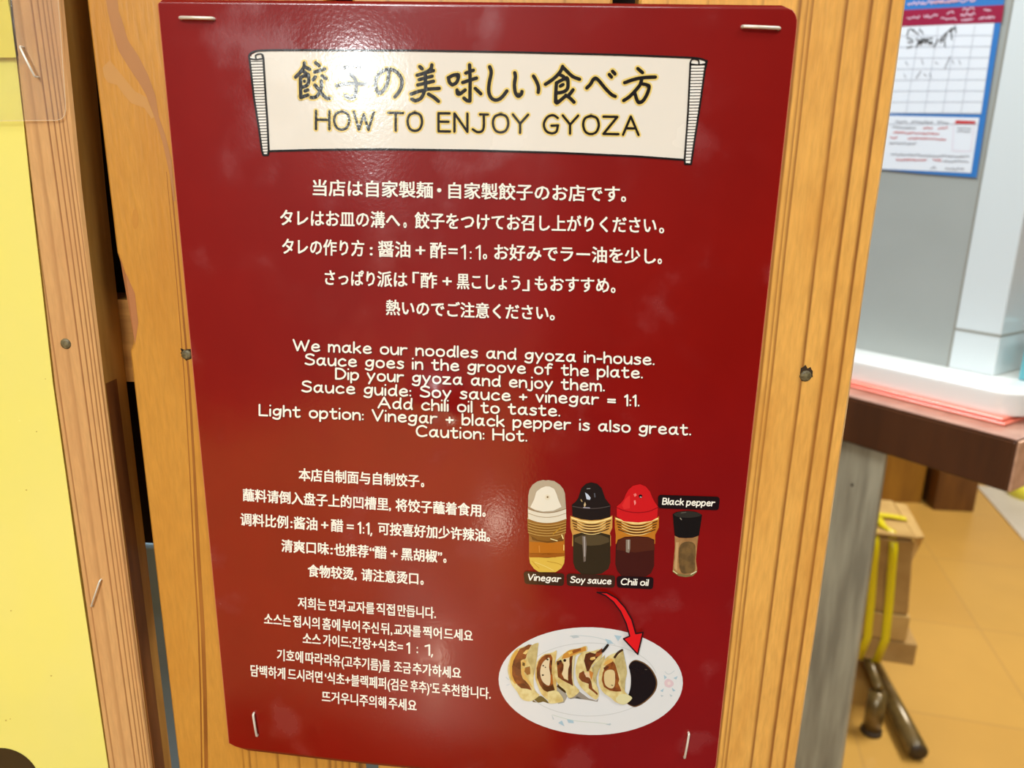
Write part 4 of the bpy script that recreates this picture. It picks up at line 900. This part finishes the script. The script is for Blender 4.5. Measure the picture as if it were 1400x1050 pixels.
# white ledge with rounded corner and lip
def rounded(a0, a1, b0, b1, r, N=8):
    P = []
    for k in range(N + 1):
        t = math.pi + k * math.pi / 2 / N; P.append((a0 + r + r * math.cos(t), b0 + r + r * math.sin(t)))
    return P + [(a1, b0), (a1, b1), (a0, b1)]
WG = mat('glossy_white_plastic', srgb(240, 238, 232), .15, coat=.6, coat_rough=.08)
prof = [(0, 1.0080), (.0, 1.012), (-.0015, 1.030), (-.0012, 1.034), (.001, 1.0365), (.004, 1.0369)]
V = []; F = []; m_ = None
for ins, z_ in prof:
    P = rounded(.022 + ins, .50, .047 + ins, .40, .032 - ins); m_ = len(P)
    V += [kp(a_, b_, z_) for a_, b_ in P]
for i in range(len(prof) - 1):
    for k in range(m_): F.append((i*m_+k, i*m_+(k+1) % m_, (i+1)*m_+(k+1) % m_, (i+1)*m_+k))
F.append(tuple(range(m_))); F.append(tuple((len(prof)-1)*m_ + k for k in range(m_)))
lg = fixn(mesh('ledge', V, F, WG, None, kp(.25, .2, 1.008))); bevel(lg, .0008)
tag(lg, 'glossy white rounded ledge on top of the salmon trays', 'ledge')
for p in lg.data.polygons: p.use_smooth = True
# teal container against the tiles
te = obox('container', kp(.028, .118, 1.0371), e * .028, n * .10, Zv * .058, mat('teal_plastic', srgb(96, 168, 178), .4), None, .002)
tag(te, 'teal plastic container standing on the white ledge beside the tiled pillar', 'container')

# notice sheet on the panel
nb = empty('notice', kp(.25, .1085, 1.27), 'blue bordered table notice with handwriting on the grey kitchen wall', 'notice')
def Nw(x, y, lay=0): return hit(x, y, kp(0, .1088 - lay * .00025, 1), n)
class Flat(Art):
    def raw(s, pts, m, lay):
        b = len(s.v); s.v += [Nw(x, y, lay) for x, y in pts]; s.f.append(tuple(range(b, b + len(pts)))); s.m.append(s.mi(m))
    def poly(s, pts, m, lay, cut=0): s.raw(pts, m, lay)
    def build(s, parent=None, label=None):
        o = mesh(s.name, s.v, s.f, s.mats, parent, fmat=s.m)
        if label: o['label'] = label
        return o
fl = lambda nm, c, r=.4: mat(nm, srgb(*c), r)
NB, NR, NW, NG, NK, NRED, NP = fl('notice_blue', (52, 118, 188)), fl('notice_crimson', (150, 26, 62)), fl('notice_white', (226, 230, 236)), fl('notice_grey_rule', (176, 180, 190)), fl('notice_ink', (44, 44, 44)), fl('notice_red', (196, 40, 40)), fl('notice_pink_type', (226, 190, 206))
NGT = fl('notice_grey_type', (138, 138, 144))
a = Flat('backing_sheet'); a.raw([(1165, -70), (1383, -70), (1373, 2), (1353, 126), (1335, 243), (1260, 237), (1165, 228)], NB, 0); a.build(nb)
a = Flat('crimson_band'); a.raw([(1180, 16), (1240, 13.5), (1373, 6.5), (1369.5, 30.5), (1180, 39)], NR, 1)
rs = random.Random(11)
def squig(art, x0, y0, x1, y1, amp, w_, m, lay, step=1.6):
    L = math.hypot(x1 - x0, y1 - y0); k = max(2, int(L / step)); pts = []
    for i in range(k + 1):
        t = i / k; pts.append((x0 + (x1 - x0) * t, y0 + (y1 - y0) * t + rs.uniform(-amp, amp)))
    art.line(pts, w_, m, lay, False)
for x0, x1, y in ((1240, 1258, 24.5), (1263, 1282, 22.5), (1286, 1308, 26), (1294, 1304, 18), (1313, 1333, 20), (1316, 1332, 13), (1314, 1331, 28), (1338, 1360, 24.5), (1345, 1355, 15)): squig(a, x0, y, x1, y - 1, 2.2, 1.3, NP, 2)
a.build(nb)
a = Flat('title_lettering'); squig(a, 1241, 5, 1334, 0, 2.4, 1.4, NP, 1); squig(a, 1275, 3, 1310, 1, 2, 1.2, fl('notice_salmon', (240, 170, 160)), 2); a.build(nb)
a = Flat('table_sheet', 'white ruled table with black handwriting')
a.raw([(1180, 38), (1236, 35.5), (1359.5, 31.5), (1350, 95), (1341, 156), (1180, 154)], NW, 1)
for k in range(9):
    y0 = 36 + k * 15.2; a.line([(1195, y0 + 13.5 - k * .2), (1360 - (y0 + 12 - 31) * .15, y0 + 12)], .6, NG, 2, False)
for x in (1258, 1283, 1308, 1333): a.line([(x, 34), (x - 19.5, 155)], .6, NG, 2, False)
for (x0, y0, x1, y1) in ((1242, 40, 1240, 48), (1244, 39, 1252, 44), (1249, 40, 1255, 46), (1257, 40, 1262, 46), (1240, 52, 1248, 55), (1241, 58, 1248, 57), (1240, 65, 1247, 63), (1252, 53, 1262, 58), (1252, 64, 1260, 52), (1262, 52, 1274, 60), (1266, 53, 1275, 52), (1276, 64, 1282, 53), (1284, 56, 1302, 38), (1286, 58, 1289, 52), (1294, 45, 1292, 64), (1300, 40, 1301, 54), (1305, 35, 1307, 44), (1299, 44, 1305, 38)):
    a.line([(x0, y0), ((x0 + x1) / 2 + rs.uniform(-2, 2), (y0 + y1) / 2), (x1, y1)], 1.3, NK, 3)
squig(a, 1254, 58, 1275, 57, 3.5, 1.6, NK, 3)
for (x0, y0, x1, y1) in ((1238, 84, 1241, 89), (1260, 81, 1262, 88), (1279, 85, 1282, 87), (1291, 94, 1299, 77), (1302, 82, 1304, 87), (1311, 82, 1313, 88), (1236, 101, 1238, 106), (1252, 107, 1259, 97), (1263, 101, 1267, 104), (1271, 100, 1273, 106)): a.line([(x0, y0), (x1, y1)], 1.0, NGT, 3)
a.build(nb)
a = Flat('rules_sheet', 'white sheet of small red and grey print')
a.raw([(1180, 157), (1221, 158.2), (1339, 161), (1333, 200), (1327.5, 236.5), (1240, 232.5), (1180, 230)], NW, 1)
for x0, x1, y, m_ in ((1224, 1241, 166, NGT), (1245, 1276, 166.5, NGT), (1281, 1297, 167, NGT), (1220, 1252, 174, NGT), (1262, 1275, 174.5, NRED), (1282, 1296, 174.5, NRED), (1221, 1284, 181, NRED), (1217, 1227, 188, NRED), (1241, 1293, 189, NRED), (1216, 1253, 195.5, NGT), (1218, 1325, 211, NGT), (1225, 1267, 218, NRED), (1275, 1287, 218.5, NRED), (1289, 1324, 220, NGT), (1272, 1280, 229, NGT), (1292, 1318, 230.5, NGT)): squig(a, x0, y, x1, y + (x1 - x0) * .03, 1.3, 1.1, m_, 2, 1.3)
a.line([(1304, 166), (1302, 206), (1327, 207), (1332, 170)], .5, NP, 2, False)
a.raw([(1307, 164.5), (1334, 165.5), (1333, 170), (1305, 169)], NRED, 2); squig(a, 1309, 175, 1328, 176, 1, 1.0, NGT, 2); squig(a, 1308, 179, 1327, 180, 1, 1.0, NGT, 2)
a.build(nb)

# cardboard bundle with yellow straps on a tube stand
ang = math.radians(-11); ua = Vector((math.cos(ang), math.sin(ang), 0)); va = Vector((-math.sin(ang), math.cos(ang), 0))
B0 = Vector((.902, 1.35, 0))
CARD = noisy_mat('cardboard', srgb(206, 168, 100), srgb(188, 148, 82), (14, 14, 14), .8); CARD2 = noisy_mat('cardboard_grey', srgb(192, 154, 92), srgb(166, 128, 70), (14, 14, 14), .8)
bu = empty('cardboard_bundle', B0 - ua * .1 + va * .1 + Zv * .137, 'stack of cardboard cartons strapped with yellow bands on a tube stand', 'bundle')
def bb(u0, u1, v0, v1, z0, z1): return (B0 + ua * u0 + va * v0 + Zv * z0, ua * (u1 - u0), va * (v1 - v0), Zv * (z1 - z0))
for nm, args, m_ in (('carton', (-.2, .048, .0, .23, .137, .197), CARD2), ('carton', (-.2, .022, .0, .23, .199, .268), CARD), ('carton', (-.2, .002, .004, .22, .466, .474), CARD)):
    obox(nm, *bb(*args), m_, bu, .004)
obox('carton', B0 + ua * -.2 + va * .003 + Zv * .270, ua * .217, va * .227, Zv * .192 - ua * .016, CARD2, bu, .004)
fl_ = [B0 + ua * a_ + va * b_ + Zv * c_ for a_, b_, c_ in ((.002, .0, .474), (.026, .02, .470), (.022, .03, .435), (.004, .008, .405), (.0, .2, .476), (.03, .2, .474))]
fixn(mesh('flap', [fl_[0], fl_[1], fl_[2], fl_[3], fl_[4], fl_[5]], [(0, 1, 2, 3), (0, 4, 5, 1)], CARD, bu)).modifiers.new('thick', 'SOLIDIFY').thickness = .003
STR = mat('yellow_strap', srgb(232, 212, 12), .35, coat=.3)
def strap(u, wd_, slack):
    pts = [(0.0 - .002, .135), (-.003, .2), (-.004, .3), (-.004, .4), (-.003, .445), (.012 + slack, .474), (.03 + slack, .4785), (.12, .4775), (.2, .4775), (.232, .474), (.233, .3), (.233, .135), (.1, .1345), (-.002, .1345)]
    V = []; F = []
    for i, (v_, z_) in enumerate(pts):
        sh = (.024 * (.47 - z_) / .33 - .018 * math.exp(-((z_ - .13) / .045) ** 2)) if v_ < .02 else (-.018 if z_ > .47 else 0)
        c = B0 + ua * (u + sh) + va * v_ + Zv * z_; V += [c - ua * wd_ / 2, c + ua * wd_ / 2]
    for i in range(len(pts) - 1): F.append((2*i, 2*i+1, 2*i+3, 2*i+2))
    o = mesh('strap', V, F, STR, bu, smooth=True); so = o.modifiers.new('thick', 'SOLIDIFY'); so.thickness = .003; so.offset = 0; o['label'] = 'bright yellow packing strap'
strap(-.044, .019, .006); strap(-.084, .018, 0)
V = []; F = []
for i, (u_, z_) in enumerate(((-.2, .481), (-.09, .482), (-.03, .481), (.004, .478))):
    for v_ in (.085, .107): V.append(B0 + ua * u_ + va * v_ + Zv * z_)
for i in range(3): F.append((2*i, 2*i+1, 2*i+3, 2*i+2))
o = mesh('strap', V, F, STR, bu); so = o.modifiers.new('thick', 'SOLIDIFY'); so.thickness = .003; so.offset = 0
TUBE = noisy_mat('bronze_steel_tube', srgb(126, 102, 56), srgb(104, 84, 44), (30, 30, 30), .3, coat=.4); bsdf(TUBE).inputs['Metallic'].default_value = .25
st = empty('stand', Vector((.9, 1.4, 0)), 'bronze steel tube stand with a floor runner under the cardboard bundle', 'stand')
tdir = (Vector((.952, 1.55, .0245)) - Vector((.915, 1.2, .0245))).normalized(); T0 = hit(1255, 1028, (0, 0, .0245), Zv)
T1 = hit(1196, 915, (0, 0, .0245), Zv); T1 = T0 + (T1 - T0) * 1.25
tube('runner', [T0, T1], .0225, TUBE, st, 20)
capd = (T1 - T0).normalized()
tube('end_plug', [T0 - capd * .0008, T0 + capd * .01], .0185, mat('dark_plug', srgb(62, 48, 30), .5), st, 20)
Lf = hit(1191, 1000, (0, 0, .002), Zv); Lf.z = 0
tube('leg', [Lf, Lf + Zv * .112], .0205, TUBE, st, 20)
tube('foot', [Lf + Zv * .0002, Lf + Zv * .012], .0235, mat('rubber_foot', srgb(60, 44, 24), .6), st, 20)
tube('crossbar', [Lf + Zv * .122, Lf + Zv * .122 + va * .32], .0115, TUBE, st, 12)
Q = B0 + ua * -.0 + va * .10; R_ = T0 + (T1 - T0) * .9
tube('leg', [Vector((R_.x, R_.y, .04)), Vector((R_.x, R_.y, .112))], .0155, TUBE, st, 12)
tube('crossbar', [Vector((R_.x, R_.y, .122)) - va * .04, Vector((R_.x, R_.y, .122)) + va * .12], .0115, TUBE, st, 12)
# low brown cabinets on the floor behind
BR2 = noisy_mat('ochre_brown_wood', srgb(156, 108, 30), srgb(132, 88, 22), (30, 30, 4), .5)
c1 = box('low_cupboard', (1.05, 2.665, 0), (1.615, 3.1, .55), BR2, None, .004); tag(c1, 'ochre brown low cupboard standing on the tan floor beyond the bundle', 'cupboard')
c2 = obox('stool_box', Vector((1.632, 2.598, 0)), Vector((.158, -.006, 0)), Vector((.02, .2, 0)), Vector((0, 0, .45)), noisy_mat('dark_brown_box_wood', srgb(112, 70, 24), srgb(92, 54, 16), (30, 30, 4), .5), None, .004)
tag(c2, 'small dark brown wooden box seat in front of the low cupboard', 'box')
fmv = [Vector((1.954, 2.874, .001)), Vector((1.838, 2.342, .001)), Vector((2.7, 2.15, .001)), Vector((2.9, 2.7, .001))]
V = fmv + [p + Zv * .004 for p in fmv]
fm_ = fixn(mesh('floor_mat', V, [(0, 1, 2, 3), (7, 6, 5, 4), (0, 4, 5, 1), (1, 5, 6, 2), (2, 6, 7, 3), (3, 7, 4, 0)], noisy_mat('pale_mat', srgb(214, 204, 186), srgb(198, 186, 164), (4, 4, 4), .6), None, fmv[1]))
tag(fm_, 'pale grey mat on the tan floor at the far right', 'mat')
# yellow bucket lid
V = []; F = []; c = hit(1404, 671, (0, 0, .03), Zv); c.z = .0052
for r, z_ in ((.0, .062), (.05, .060), (.068, .052), (.07, .03), (.066, 0)):
    for k in range(20): V.append(c + Vector((r * math.cos(k * .314159), r * math.sin(k * .314159), z_)))
for i in range(4):
    for k in range(20): F.append((i*20+k, i*20+(k+1) % 20, (i+1)*20+(k+1) % 20, (i+1)*20+k))
F.append(tuple(range(80, 100)))
bk = fixn(mesh('tub', V, F, mat('lemon_plastic', srgb(236, 224, 70), .4), None, c, smooth=True)); tag(bk, 'small lemon yellow tub on the pale mat', 'tub')
